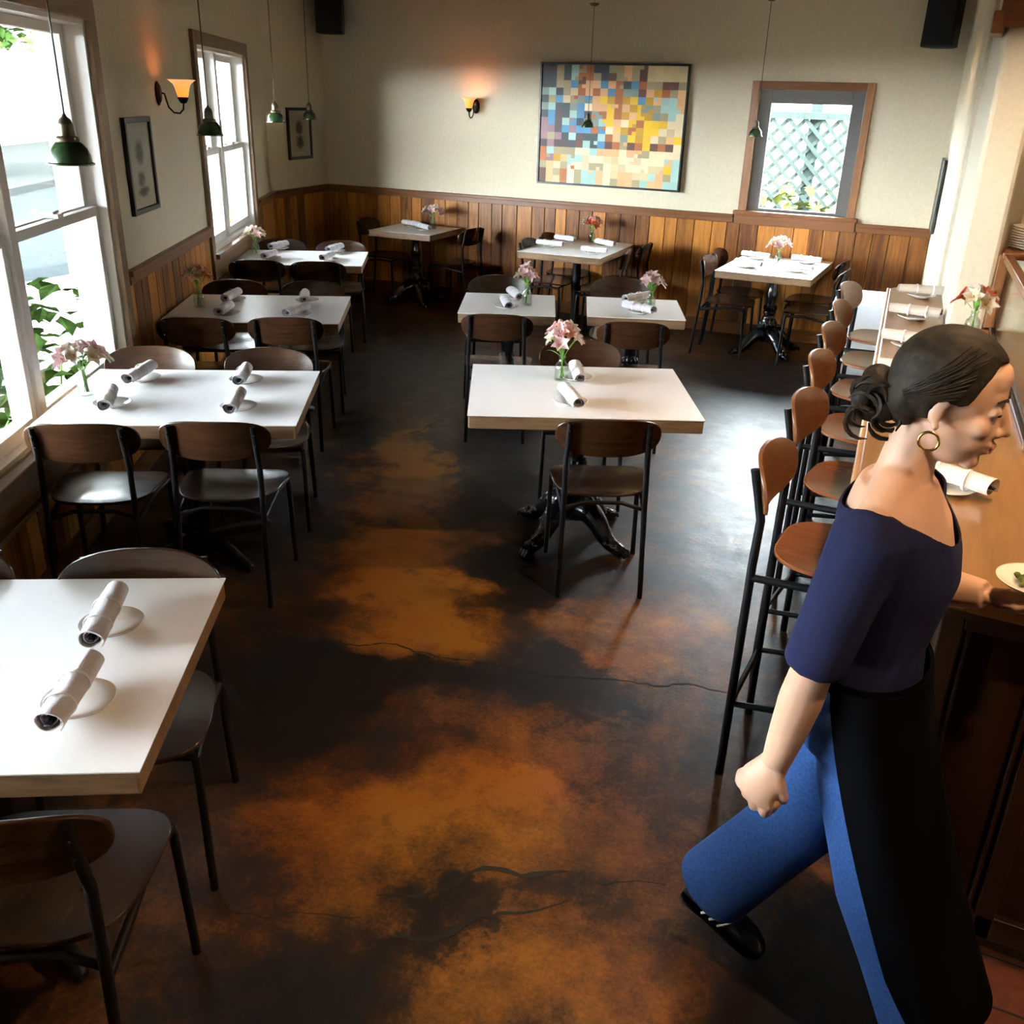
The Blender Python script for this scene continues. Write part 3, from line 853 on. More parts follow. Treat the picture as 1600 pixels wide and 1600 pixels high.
for bx, by, face, lab in [
    (-1.215, 3.49, 117, 'walnut chair on the near side of the centre table, ornate iron feet behind it'),
    (-1.86, 4.73, 297, 'walnut chair on the far side of the centre table behind the pink flowers'),
    (-2.545, 5.08, 114, 'walnut chair on the near side of the small middle table on the left'),
    (-3.16, 6.33, 294, 'walnut chair on the far side of the small middle table on the left'),
    (-1.755, 5.34, 114, 'walnut chair on the near side of the small middle table on the right'),
    (-2.37, 6.76, 294, 'walnut chair on the far side of the small middle table on the right'),
]:
    chair_by_back(bx, by, face, lab, G2)
for bx, by, face, lab in [
    (-5.98, 8.72, 5, 'dark chair in the back left corner beside the small corner table'),
    (-4.62, 8.70, 176, 'walnut chair with its back to the painting table, facing the corner table'),
    (-3.88, 8.30, 5, 'walnut chair on the left of the painting table, nearer the camera'),
    (-3.90, 8.80, 5, 'walnut chair on the left of the painting table, against the plank wall'),
    (-2.80, 8.22, 192, 'walnut chair on the right of the painting table, nearer the camera'),
    (-2.80, 8.74, 184, 'walnut chair on the right of the painting table, against the plank wall'),
    (-2.14, 8.28, 2, 'walnut chair left of the table under the back window, nearer the camera'),
    (-2.17, 8.78, 2, 'walnut chair left of the table under the back window, against the wall'),
    (-0.93, 8.28, 180, 'walnut chair right of the table under the back window, nearer the camera'),
    (-1.02, 8.78, 180, 'walnut chair right of the table under the back window, against the wall'),
]:
    chair_by_back(bx, by, face, lab, G3)
ORD = ['nearest the camera, its seat shining orange', 'second from the camera', 'third from the camera', 'fourth from the camera', 'fifth from the camera', 'farthest from the camera']
for k, y in enumerate((2.745, 3.38, 4.04, 4.66, 5.30, 5.92)):
    x = xe(y) + (0.005, 0.03, 0.02, 0.02, 0.02, 0.02)[k]
    place(stool0, stool_used, x, y, math.radians(-4.3 + (3, -2, 1, 0, 2, -3)[k]), f'tall walnut bar stool at the bar, {ORD[k]}', 'bar stools along the bar')

# ------------------------------------------------------------------ tables
def cast_iron_base(t, h, seed=1):
    rr = random.Random(seed)
    prof = [(0.075, 0.13), (0.082, 0.15), (0.06, 0.17), (0.055, 0.20), (0.068, 0.23), (0.074, 0.27), (0.058, 0.31), (0.048, 0.34), (0.056, 0.355), (0.056, 0.37), (0.044, 0.385), (0.040, 0.45), (0.046, 0.50), (0.050, 0.53), (0.040, 0.56), (0.036, 0.62), (0.042, h - 0.03), (0.06, h - 0.02), (0.12, h - 0.008), (0.12, h)]
    mb = MB().lathe(prof, 20)
    for a in range(12):
        an = 2 * PI * a / 12
        mb.ell((0.066 * math.cos(an), 0.066 * math.sin(an), 0.255), (0.014, 0.014, 0.034), n=8, m=5)
        mb.ell((0.05 * math.cos(an + .2), 0.05 * math.sin(an + .2), 0.40), (0.010, 0.010, 0.022), n=6, m=4)
    mb.build('column', M['iron'], t, 50)
    for k in range(4):
        an = PI / 4 + k * PI / 2
        c, s = math.cos(an), math.sin(an)
        mb = MB()
        path = [(0.02, 0.15), (0.07, 0.175), (0.12, 0.165), (0.17, 0.125), (0.21, 0.075), (0.25, 0.045), (0.29, 0.034), (0.325, 0.028)]
        rad = [0.058, 0.062, 0.058, 0.050, 0.042, 0.036, 0.033, 0.028]
        mb.tube([(r * c, r * s, z) for r, z in path], rad, 10)
        for q in range(40):
            i = rr.randrange(1, 7); r, z = path[i]
            w = rad[i] * 0.8
            px, py = -s, c
            o = rr.uniform(-1, 1)
            mb.ell((r * c + px * o * w, r * s + py * o * w, z + math.sqrt(max(0, 1 - o * o)) * w * rr.uniform(0.6, 1.05)), (rr.uniform(0.012, 0.024),) * 2 + (rr.uniform(0.010, 0.020),), n=6, m=4)
        for o in (-1, 0, 1):      # claws
            px, py = -s * o * 0.017, c * o * 0.017
            mb.tube([(0.315 * c + px, 0.315 * s + py, 0.03), (0.34 * c + px, 0.34 * s + py, 0.030), (0.358 * c + px, 0.358 * s + py, 0.008)], [0.013, 0.013, 0.007], 6)
        # scroll on top of the leg
        mb.tube([((0.10 + 0.035 * math.cos(u)) * c, (0.10 + 0.035 * math.cos(u)) * s, 0.205 + 0.035 * math.sin(u)) for u in [i * 0.6 for i in range(9)]], 0.013, 6)
        mb.build('claw_foot', M['iron'], t, 50)
def plain_base(t, h, flat=False):
    MB().lathe([(0.09, 0.035), (0.085, 0.06), (0.042, 0.075), (0.038, 0.10), (0.038, h - 0.02), (0.11, h - 0.012), (0.11, h)], 18).build('column', M['black_metal'], t, 40)
    for k in range(4):
        an = k * PI / 2 + (0 if flat else PI / 4)
        c, s = math.cos(an), math.sin(an)
        mb = MB()
        if flat:
            Mx = Matrix.Translation((0.17 * c, 0.17 * s, 0.022)) @ Matrix.Rotation(an, 4, 'Z')
            mb.xbox(Mx, 0.34, 0.075, 0.028)
            mb.lathe([(0.02, 0), (0.02, 0.01)], 10, (0.31 * c, 0.31 * s, 0))
            mb.build('foot', M['black_metal'], t, 0, 0.006)
        else:
            mb.tube([(0.03 * c, 0.03 * s, 0.075), (0.15 * c, 0.15 * s, 0.062), (0.28 * c, 0.28 * s, 0.036), (0.345 * c, 0.345 * s, 0.026), (0.362 * c, 0.362 * s, 0.024)], [0.036, 0.034, 0.028, 0.024, 0.012], 12)
            mb.build('foot', M['black_metal'], t, 50)
def table(x, y, rot, lx, ly, base, label, group, seed=1):
    t = thing('dining_table', label, 'table', (x, y, 0), math.radians(rot), group)
    rr = random.Random(seed)
    tt = MB().box(-lx / 2, lx / 2, -ly / 2, ly / 2, 0.698, 0.757).build('table_top', M['edge_wood'], t, 0, 0.006)
    e = 0.004
    MB().box(-lx / 2 - e, lx / 2 + e, -ly / 2 - e, ly / 2 + e, 0.7572, 0.7605).build('table_sheet', M['laminate'], tt, 0)
    if base == 'iron': cast_iron_base(t, 0.698, seed)
    elif base == 'flat': plain_base(t, 0.698, True)
    else: plain_base(t, 0.698)
    return t
T1 = 'rectangular tables along the window wall'; T2 = 'tables in the middle of the room'; T3 = 'tables against the back wall'
for n, s, lx, ly, lab, sd in [(-1.12, 1.965, 1.04, 0.82, 'white topped table in the left foreground with two napkin rolls', 2),
                          (-1.11, 4.14, 1.04, 0.84, 'white topped table beside the large left window with pink flowers', 3),
                          (-1.12, 6.05, 1.04, 0.84, 'white topped table under the framed print with peach flowers', 4),
                          (-1.13, 8.12, 1.02, 0.76, 'white topped table farthest along the window wall', 5)]:
    x, y = lp(n, s)
    table(x, y, 30.1, lx, ly, 'plain', lab, T1, sd)
table(-1.57, 4.02, 26.5, 1.02, 0.85, 'iron', 'large white topped table alone in the centre aisle on ornate iron feet', T2, 11)
table(-2.76, 5.68, 24, 0.615, 0.70, 'iron', 'small white topped table on the left of the middle pair', T2, 12)
table(-2.0, 6.03, 22, 0.62, 0.66, 'iron', 'small white topped table on the right of the middle pair', T2, 13)
table(-5.30, 8.66, 3, 0.70, 0.70, 'iron', 'small square table in the back left corner under the wall sconce', T3, 14)
table(-3.40, 8.46, 3, 0.78, 1.08, 'flat', 'white topped table under the mosaic painting on a plain black column', T3, 15)
table(-1.56, 8.48, 0, 0.78, 1.10, 'iron', 'white topped table under the back window on an ornate iron pedestal', T3, 16)

# ------------------------------------------------------------------ place settings
TOP = 0.7607
plate_me = MB().lathe([(0.0, 0.0), (0.042, 0.0), (0.046, 0.003), (0.074, 0.013), (0.0785, 0.017), (0.0765, 0.0185), (0.071, 0.0155), (0.044, 0.0065), (0.0, 0.0055)], 36).mesh('side_plate', M['china'])
def roll_mesh(seed, mat):
    rr = random.Random(seed)
    Lh = 0.122 + rr.uniform(-0.004, 0.006); turns = 2.6
    ph = rr.uniform(0, 6.28)
    def fn(a, b_):
        an = a * turns * 2 * PI
        r = 0.0090 + 0.0215 * a + 0.0012 * math.sin(3 * an + ph + 4 * b_)
        u = b_ * 2 - 1
        taper = 1.0 - 0.10 * max(0, u) ** 2
        x = u * Lh * (1 - 0.10 * (1 - a)) + (0.022 * (a - 0.5) * (1 if u > 0 else -0.6)) * abs(u)
        p = Vector((x, r * math.cos(an) * taper * 1.06, r * math.sin(an) * taper * 0.9))
        return p, Vector((0, math.cos(an), math.sin(an)))
    return MB().sheet(64, 8, fn, 0.0022).mesh('linen', mat, 50)
rolls = [roll_mesh(k, M['linen']) for k in range(3)]
rolls_w = [roll_mesh(k + 7, M['linen_warm']) for k in range(2)]
band_me = MB().lathe([(0.0318, -0.004), (0.0328, -0.004), (0.0328, 0.004), (0.0318, 0.004)], 24, closed=True)
band_me.f += [(3 * 24 + i, 3 * 24 + (i + 1) % 24, (i + 1) % 24, i) for i in range(24)]
band_me = band_me.mesh('paper_band', M['band'])
cut_me = MB().xbox(Matrix.Translation((0, 0, 0)), 0.10, 0.010, 0.003).xbox(Matrix.Translation((0.01, 0.004, 0.004)), 0.10, 0.009, 0.003).xbox(Matrix.Translation((0.004, -0.004, -0.004)), 0.10, 0.009, 0.003).mesh('cutlery_handles', M['steel'], 0)
def setting(x, y, z, ang, label_roll, label_plate, warm=False, k=0, off=(0.0, 0.0), grp='tables'):
    a = math.radians(ang)
    p = link('side_plate', plate_me, None, 0, (x + off[0], y + off[1], z))
    tag(p, label_plate, 'plate', f'side plates under napkin rolls on the {grp}')
    t = thing('napkin_roll', label_roll, 'napkin', (x, y, z + 0.012), a, f'napkin rolls on the {grp}')
    me = (rolls_w if warm else rolls)[k % (2 if warm else 3)]
    o = link('linen', me, t, 0, (0, 0, 0.0275))
    for q in (-0.055, 0.03):
        b_ = link('paper_band', band_me, o, 0, (q, 0, 0)); b_.rotation_euler = (0, PI / 2, 0); b_.scale = (0.93, 1.06, 1)
    c = link('cutlery_handles', cut_me, t, 0, (-0.080, 0, 0.0275))
    return t
def names(where): return f'grey napkin roll {where}', f'white plate under napkin {where}'
S = [
    (-1.785, 1.41, 124, 'on the front left table, the farther one'), (-1.59, 1.14, 119, 'on the front left table, the nearer one'),
    (-3.40, 3.09, 112, 'on the big window table, far window side'), (-3.21, 2.73, 131, 'on the big window table, near window side'),
    (-2.98, 3.31, 122, 'on the big window table, far aisle side'), (-2.73, 2.97, 122, 'on the big window table, near aisle side'),
    (-4.31, 4.75, 112, 'on the second window table, far wall side'), (-4.06, 4.40, 115, 'on the second window table, near wall side'),
    (-3.90, 4.98, 126, 'on the second window table, far aisle side'), (-3.68, 4.61, 100, 'on the second window table, near aisle side'),
    (-5.50, 6.70, 95, 'on the farthest window table, far window side'), (-5.02, 6.86, 100, 'on the farthest window table, far aisle side'),
    (-5.22, 6.24, 110, 'on the farthest window table, near window side'), (-4.80, 6.45, 108, 'on the farthest window table, near aisle side'),
    (-1.65, 4.19, -62, 'on the centre table, beside the flower bottle'), (-1.52, 3.80, -53, 'on the centre table, near side'),
    (-2.80, 5.86, -50, 'on the left small middle table, far side'), (-2.71, 5.55, -57, 'on the left small middle table, near side'),
    (-2.05, 6.22, 70, 'on the right small middle table, far side'), (-1.92, 5.88, 160, 'on the right small middle table, near side'),
    (-5.42, 8.78, -18, 'on the corner table, left side'), (-5.18, 8.62, -30, 'on the corner table, right side'),
    (-3.64, 8.72, -20, 'on the painting table, back left'), (-3.62, 8.30, -4, 'on the painting table, front left'),
    (-3.20, 8.66, -30, 'on the painting table, back right'), (-3.12, 8.16, -4, 'on the painting table, front right'),
    (-1.80, 8.76, -14, 'on the table under the back window, back left'), (-1.36, 8.80, -10, 'on the table under the back window, back right'),
    (-1.75, 8.25, -18, 'on the table under the back window, front left'), (-1.34, 8.25, -12, 'on the table under the back window, front right'),
]
for k, (x, y, an, wh) in enumerate(S):
    lr, lpl = names(wh)
    o = (0.012, 0.008) if an > 60 else (0.0, -0.006)
    setting(x, y, TOP, an, lr, lpl, False, k, o)
for k, (x, y, an, wh) in enumerate([(-0.25, 5.86, 12, 'at the far end of the bar'), (-0.235, 5.18, -6, 'second from the far end of the bar'), (-0.20, 4.50, -12, 'on the bar, third from the far end'), (-0.15, 3.92, -4, 'on the bar, fourth from the far end'), (0.045, 2.72, -26, 'on the bar in front of the navy top')]):
    setting(x, y, CT + 0.0005, an + 180, f'oat napkin roll {wh}', f'white plate under napkin {wh}', True, k, (0.0, -0.02), 'bar')

# ------------------------------------------------------------------ flower bottles
def bloom_mesh(mat, seed):
    rr = random.Random(seed)
    mb = MB()
    for k in range(6):
        an = k * PI / 3 + rr.uniform(-0.12, 0.12)
        Lp = rr.uniform(0.034, 0.041); wd = rr.uniform(0.0095, 0.0125); tilt = rr.uniform(0.55, 0.95)
        c, s = math.cos(an), math.sin(an)
        def fn(a, b_):
            u = b_; r = Lp * (u ** 0.9) * math.cos(tilt * (1 - 0.4 * u)) + 0.002
            h = Lp * u * math.sin(tilt * (1 - 0.55 * u))
            w = wd * math.sin(PI * min(1, 0.12 + 0.88 * u) ** 0.75) * (a * 2 - 1)
            cu = 0.006 * (a * 2 - 1) ** 2
            return Vector((r * c - w * s, r * s + w * c, h + cu)), Vector((0, 0, 1))
        mb.sheet(2, 4, fn, 0.0006)
    mb.tube([(0, 0, -0.012), (0, 0, 0.0), (0, 0, 0.014)], [0.002, 0.005, 0.002], 6)
    return mb.mesh('bloom', mat, 60)
BL = {k: [bloom_mesh(M['petal_' + k], i + 3) for i in range(2)] for k in ('pink', 'white', 'peach', 'red')}
leaf_me = MB().sheet(2, 5, lambda a, b_: (Vector(((a * 2 - 1) * 0.008 * math.sin(PI * min(1, b_ + 0.08)), b_ * 0.075, 0.02 * math.sin(b_ * 2.2))), Vector((0, 0, 1))), 0.0006).mesh('leaf', M['leaf'], 60)
bottle_me = MB().lathe([(0.0, 0.002), (0.030, 0.0), (0.034, 0.006), (0.034, 0.060), (0.031, 0.078), (0.018, 0.094), (0.0155, 0.102), (0.0155, 0.112), (0.019, 0.114), (0.019, 0.120), (0.0165, 0.120), (0.0130, 0.104), (0.0150, 0.094), (0.028, 0.076), (0.031, 0.060), (0.031, 0.008), (0.0, 0.006)], 28).mesh('bottle', M['bottle'])
water_me = MB().lathe([(0.0, 0.0065), (0.030, 0.0085), (0.0302, 0.055), (0.0, 0.055)], 24).mesh('water', M['water'])
def vase(x, y, z, label, kinds, nb, seed, spread=0.055, height=0.10, scale=1.0):
    rr = random.Random(seed)
    spread *= 1.2; scale *= 1.25
    t = thing('flower_bottle', label, 'vase', (x, y, z), rr.uniform(0, 6), 'glass bottles of cut flowers')
    link('bottle', bottle_me, t); link('water', water_me, t)
    for k in range(nb):
        an = 2.399 * k + rr.uniform(-0.3, 0.3); q = math.sqrt((k + 0.3) / nb)
        hx, hy = spread * q * math.cos(an), spread * q * math.sin(an)
        hz = 0.12 + height * (1 - 0.45 * q * q) * rr.uniform(0.82, 1.08)
        if k % 2 == 0:
            stm = MB().tube([(rr.uniform(-.012, .012), rr.uniform(-.012, .012), 0.012), (hx * 0.08, hy * 0.08, 0.112), (hx * 0.55, hy * 0.55, 0.112 + (hz - 0.112) * 0.6), (hx, hy, hz)], [0.0022, 0.0020, 0.0018, 0.0014], 6).build('stem', M['stem'], t, 60)
        else:
            stm = MB().tube([(hx * 0.3, hy * 0.3, 0.112 + (hz - 0.112) * 0.3), (hx * 0.7, hy * 0.7, 0.112 + (hz - 0.112) * 0.7), (hx, hy, hz)], 0.0014, 6).build('stem', M['stem'], t, 60)
        b_ = link('bloom', rr.choice(BL[kinds[k % len(kinds)]]), stm, 0, (hx, hy, hz))
        tl = 0.35 + 0.75 * q
        d = Vector((math.sin(tl) * math.cos(an), math.sin(tl) * math.sin(an), math.cos(tl)))
        b_.rotation_mode = 'QUATERNION'
        b_.rotation_quaternion = d.to_track_quat('Z', 'Y') @ Matrix.Rotation(rr.uniform(0, 2), 3, 'Z').to_quaternion()
        sc = rr.uniform(0.85, 1.1) * scale; b_.scale = (sc, sc, sc)
    for k in range(6):
        an = rr.uniform(0, 2 * PI)
        l = link('leaf', leaf_me, t, 0, (0.008 * math.cos(an), 0.008 * math.sin(an), 0.118 + rr.uniform(0, 0.05)))
        l.rotation_euler = (rr.uniform(0.1, 0.9), 0, an - PI / 2)
    return t
vase(-3.42, 2.80, TOP, 'clear bottle of pale pink flowers on the big window table', ['pink', 'white', 'pink'], 15, 1, 0.078, 0.085, 1.1)
vase(-4.33, 4.48, TOP, 'clear bottle of peach flowers on the second window table', ['peach', 'peach', 'white'], 8, 2, 0.06, 0.11)
vase(-5.46, 6.36, TOP, 'clear bottle of pink white flowers on the farthest window table', ['white', 'pink'], 9, 3, 0.06, 0.08, 1.1)
vase(-1.71, 4.13, TOP, 'clear bottle of tall pink flowers on the centre table', ['pink', 'white', 'pink', 'peach'], 14, 4, 0.062, 0.15, 1.0)
vase(-2.645, 5.72, TOP, 'clear bottle of pink flowers on the small middle table on the left', ['pink', 'peach', 'white'], 7, 5, 0.05, 0.12, 1.05)
vase(-1.88, 6.0, TOP, 'clear bottle of pink flowers on the small middle table on the right', ['pink', 'white', 'pink'], 7, 6, 0.052, 0.11, 1.05)
vase(-5.16, 8.78, TOP, 'clear bottle of mauve and white flowers on the corner table', ['white', 'pink', 'pink'], 9, 7, 0.085, 0.08, 1.2)
vase(-3.42, 8.86, TOP, 'clear bottle of white and red flowers on the painting table', ['white', 'red', 'white'], 8, 8, 0.065, 0.10, 1.15)
vase(-1.575, 8.62, TOP, 'clear bottle of pale mauve flowers on the table under the back window', ['pink', 'white'], 9, 9, 0.065, 0.08, 1.15)
vase(0.035, 4.88, CT + 0.0005, 'clear bottle of coral and white flowers on the bar beside the pier', ['white', 'red', 'white', 'white'], 7, 10, 0.06, 0.085, 1.15)

# ------------------------------------------------------------------ pendants
def make_pendant():
    t = thing('pendant_lamp', '', 'pendant lamp')
    # origin at the rim; radius 0.075
    MB().lathe([(0.0745, 0.0), (0.0765, 0.001), (0.0765, 0.005), (0.069, 0.009), (0.066, 0.03), (0.058, 0.052), (0.045, 0.068), (0.033, 0.076), (0.031, 0.076), (0.043, 0.066), (0.055, 0.05), (0.063, 0.03), (0.066, 0.008)], 32, closed=True).build('shade', M['green_enamel'], t, 50)
    so = MB().lathe([(0.036, 0.074), (0.038, 0.079), (0.034, 0.088), (0.026, 0.092), (0.024, 0.122), (0.0245, 0.126), (0.023, 0.130), (0.018, 0.143), (0.008, 0.152), (0.005, 0.160)], 24).build('socket', M['brass_dark'], t, 50)
    MB().xbox(Matrix.Translation((0.035, 0, 0.083)), 0.018, 0.010, 0.008).build('thumb_screw', M['brass_dark'], so, 0)
    MB().lathe([(0.0, 0.005), (0.016, 0.012), (0.022, 0.028), (0.016, 0.048), (0.010, 0.062), (0.010, 0.075)], 16).build('bulb', M['china'], so, 60)
    return t
pend0 = make_pendant(); pu = [False]
for (x, y, z, sc, lab) in [(-2.90, 2.46, 1.755, 1.02, 'green enamel pendant, largest and nearest, hanging in front of the big window'),
                          (-4.03, 4.39, 1.775, 0.98, 'green enamel pendant hanging in front of the second window'),
                          (-5.32, 6.56, 1.79, 1.0, 'green enamel pendant hanging left of the small framed print'),
                          (-6.03, 7.94, 1.785, 0.96, 'green enamel pendant hanging over the small framed print'),
                          (-3.36, 8.43, 1.806, 0.77, 'small green pendant hanging in front of the mosaic painting'),
                          (-1.87, 8.45, 1.79, 0.80, 'small green pendant hanging at the left of the back window')]:
    if not pu[0]:
        p = pend0; pu[0] = True; p.location = (x, y, z); tag(p, lab, None, 'green pendants over the tables')
    else: p = dup(pend0, (x, y, z), rnd.uniform(0, 6), lab, 'green pendants over the tables')
    p.scale = (sc, sc, sc)
    h = (CEIL - z) / sc
    MB().tube([(0, 0, 0.155), (0, 0, h)], 0.0032, 6).build('cord', M['cord'], p, 60)
    MB().lathe([(0.0, -0.03), (0.03, -0.028), (0.055, -0.006), (0.055, 0.0)], 20, (0, 0, h)).build('ceiling_rose', M['brass_dark'], p, 50)

# ------------------------------------------------------------------ sconces
M['amber_shade'] = None
m, nt, b = new_mat('amber_glass_shade')
N = nt.nodes.new
tc = N('ShaderNodeTexCoord'); sx_ = N('ShaderNodeSeparateXYZ'); nt.links.new(tc.outputs['Object'], sx_.inputs[0])
rp = N('ShaderNodeValToRGB'); rp.color_ramp.elements[0].color = (1.0, 0.32, 0.035, 1); rp.color_ramp.elements[1].color = (1.0, 0.36, 0.16, 1)
rp.color_ramp.elements[0].position = 0.0; rp.color_ramp.elements[1].position = 0.10
nt.links.new(sx_.outputs['Z'], rp.inputs['Fac']); nt.links.new(rp.outputs['Color'], b.inputs['Base Color'])
setc(b, Roughness=0.3, Transmission_Weight=0.0, Subsurface_Weight=0.0)
# a lit shade: glass glows from the bulb inside it
nt.links.new(rp.outputs['Color'], b.inputs['Emission Color']); b.inputs['Emission Strength'].default_value = 0.26
M['amber_shade'] = m
M['bulb_on'] = emit('lit_bulb', (1.0, 0.55, 0.22), 4.0)
def sconce(loc, rotz, label, power):
    """local +x points into the room"""
    t = thing('wall_sconce', label, 'wall lamp', loc, rotz, 'amber wall sconces')
    Mx = Matrix.Rotation(PI / 2, 3, 'Y')
    MB().ell((0.008, 0, 0), (0.014, 0.042, 0.068), n=20, m=10).ell((0.016, 0, 0), (0.014, 0.030, 0.052), n=20, m=10).build('back_plate', M['bronze'], t, 60)
    MB().tube([(0.02, 0, 0.005), (0.045, 0, -0.002), (0.052, 0, -0.035), (0.062, 0, -0.075), (0.09, 0, -0.105), (0.125, 0, -0.108), (0.148, 0, -0.085), (0.152, 0, -0.05)], 0.0055, 8).build('arm', M['bronze'], t, 60)
    MB().lathe([(0.006, -0.055), (0.020, -0.048), (0.030, -0.030), (0.033, -0.018), (0.026, -0.016)], 20, (0.152, 0, 0)).build('cup', M['bronze'], t, 60)
    MB().lathe([(0.028, -0.020), (0.036, 0.005), (0.043, 0.035), (0.052, 0.055), (0.072, 0.072), (0.083, 0.078), (0.080, 0.079), (0.068, 0.075), (0.048, 0.057), (0.039, 0.036), (0.032, 0.006), (0.024, -0.018)], 30, closed=True).build('shade', M['amber_shade'], t, 60, 0, (0.152, 0, 0))
    MB().ell((0.152, 0, 0.022), (0.016, 0.016, 0.024), n=12, m=8).build('bulb', M['bulb_on'], t, 60)
    l = bpy.data.lights.new('sconce_light', 'POINT'); l.energy = power; l.color = (1.0, 0.55, 0.24); l.shadow_soft_size = 0.02
    lo = bpy.data.objects.new('sconce_light', l); COL.objects.link(lo); lo.parent = t; lo.location = (0.152, 0, 0.062)
p = LW(WN + 0.001, 6.33, 1.985)
sconce(p, TH, 'amber glass sconce between the two large windows', 0.06)
sconce((-4.84, BY - 0.001, 1.945), -PI / 2, 'amber glass sconce on the back wall left of the painting', 0.25)

# ------------------------------------------------------------------ framed pictures
def print_mat(name, blots, paper):
    m, nt, b = new_mat(name)
    N = nt.nodes.new; L = nt.links.new
    tc = N('ShaderNodeTexCoord')
    acc = None
    no = N('ShaderNodeTexNoise'); no.inputs['Scale'].default_value = 34; no.inputs['Detail'].default_value = 6
    L(tc.outputs['Object'], no.inputs['Vector'])
    for (y, z, ry, rz_) in blots:
        v1 = N('ShaderNodeVectorMath'); v1.operation = 'SUBTRACT'; v1.inputs[1].default_value = (0, y, z); L(tc.outputs['Object'], v1.inputs[0])
        v2 = N('ShaderNodeVectorMath'); v2.operation = 'MULTIPLY'; v2.inputs[1].default_value = (0, 1 / ry, 1 / rz_); L(v1.outputs[0], v2.inputs[0])
        ln = N('ShaderNodeVectorMath'); ln.operation = 'LENGTH'; L(v2.outputs[0], ln.inputs[0])
        mr = N('ShaderNodeMapRange'); mr.inputs['From Min'].default_value = 0.3; mr.inputs['From Max'].default_value = 1.1; mr.inputs['To Min'].default_value = 1; mr.inputs['To Max'].default_value = 0
        L(ln.outputs['Value'], mr.inputs['Value'])
        if acc is None: acc = mr.outputs[0]
        else:
            a = N('ShaderNodeMath'); a.operation = 'MAXIMUM'; L(acc, a.inputs[0]); L(mr.outputs[0], a.inputs[1]); acc = a.outputs[0]
    mu = N('ShaderNodeMath'); mu.operation = 'MULTIPLY'; L(acc, mu.inputs[0]); L(no.outputs['Fac'], mu.inputs[1])
    rp = N('ShaderNodeValToRGB'); rp.color_ramp.elements[0].color = (*paper, 1); rp.color_ramp.elements[1].color = (0.10, 0.10, 0.07, 1)
    rp.color_ramp.elements[0].position = 0.10; rp.color_ramp.elements[1].position = 0.42
    L(mu.outputs[0], rp.inputs['Fac']); L(rp.outputs['Color'], b.inputs['Base Color'])
    b.inputs['Roughness'].default_value = 0.6
    return m
def picture(loc, rotz, w, h, label, pm):
    """local x = out of the wall, y = along the wall"""
    t = thing('framed_print', label, 'picture', loc, rotz, 'framed prints on the window side')
    fw = 0.028
    for (a, b_, c, d) in ((-w / 2, w / 2, h / 2 - fw, h / 2), (-w / 2, w / 2, -h / 2, -h / 2 + fw), (-w / 2, -w / 2 + fw, -h / 2 + fw, h / 2 - fw), (w / 2 - fw, w / 2, -h / 2 + fw, h / 2 - fw)):
        MB().box(0.0, 0.025, a, b_, c, d).build('frame_bar', M['frame_black'], t, 0, 0.002)
    MB().box(0.002, 0.010, -w / 2 + fw, w / 2 - fw, -h / 2 + fw, h / 2 - fw).build('mat_board', M['mat_board'], t, 0)
    MB().box(0.010, 0.0108, -w / 2 + 0.09, w / 2 - 0.09, -h / 2 + 0.07, h / 2 - 0.07).build('print', pm, t, 0)
    MB().box(0.016, 0.018, -w / 2 + fw, w / 2 - fw, -h / 2 + fw, h / 2 - fw).build('glazing', M['glazing'], t, 0)
picture(LW(WN + 0.001, 5.795, 1.61), TH, 0.50, 0.505, 'black framed print with two grey drawings beside the big window', print_mat('grey_drawings', [(0.0, 0.07, 0.10, 0.085), (-0.02, -0.075, 0.09, 0.06), (0.0, -0.14, 0.14, 0.035)], (0.50, 0.48, 0.38)))
pk = K + (A - K) * 0.515
picture((pk.x + nk.x * 0.001, pk.y + nk.y * 0.001, 1.63), math.atan2(nk.y, nk.x), 0.47, 0.50, 'black framed print with dark botanical drawing near the corner', print_mat('botanical_drawing', [(0.0, 0.06, 0.09, 0.09), (0.0, -0.08, 0.10, 0.09)], (0.50, 0.46, 0.30)))

# ------------------------------------------------------------------ mosaic painting
PAL = dict(D=(62, 66, 70), P=(78, 60, 62), M=(150, 112, 118), K=(170, 152, 112), T=(216, 190, 142), L=(165, 198, 186), B=(82, 140, 178), O=(178, 98, 40), R=(104, 62, 44), Y=(236, 186, 18), G=(200, 148, 22), S=(228, 172, 118), W=(236, 212, 170), A=(132, 146, 130))
ROWS = """PPKDLKODDKKSKRTTTTT
DDKDLOOKDRKSKRTTTTT
DDKKBRSSBSODBOKKRRK
ALDKTOSOSBOAARSGOKS
DKBTKABSYGOGYBGSLLS
ALDDABWSSYOSGYAKLLS
DBPDLBDAOYOGSYGAKLW
MBPLBDDALYSWYOYYYWW
MMPBMBBOBWSGOGYYWTW
MKMDLPDDLOSAYGYWKSY
PMPPDRLDBROKROYRORW
OLKKKWWLSSSWSSKWWWW
OMGSLLTWWTTWWTWWWSL
KSTKWWTKKWTTWWWTTYL
RSKOWKLLSWTSSTTLSKL
RSTOWKLLSWKSSKLSSLL""".split()
def lin(c):
    c = c / 255
    return c / 12.92 if c < 0.04045 else ((c + 0.055) / 1.055) ** 2.4
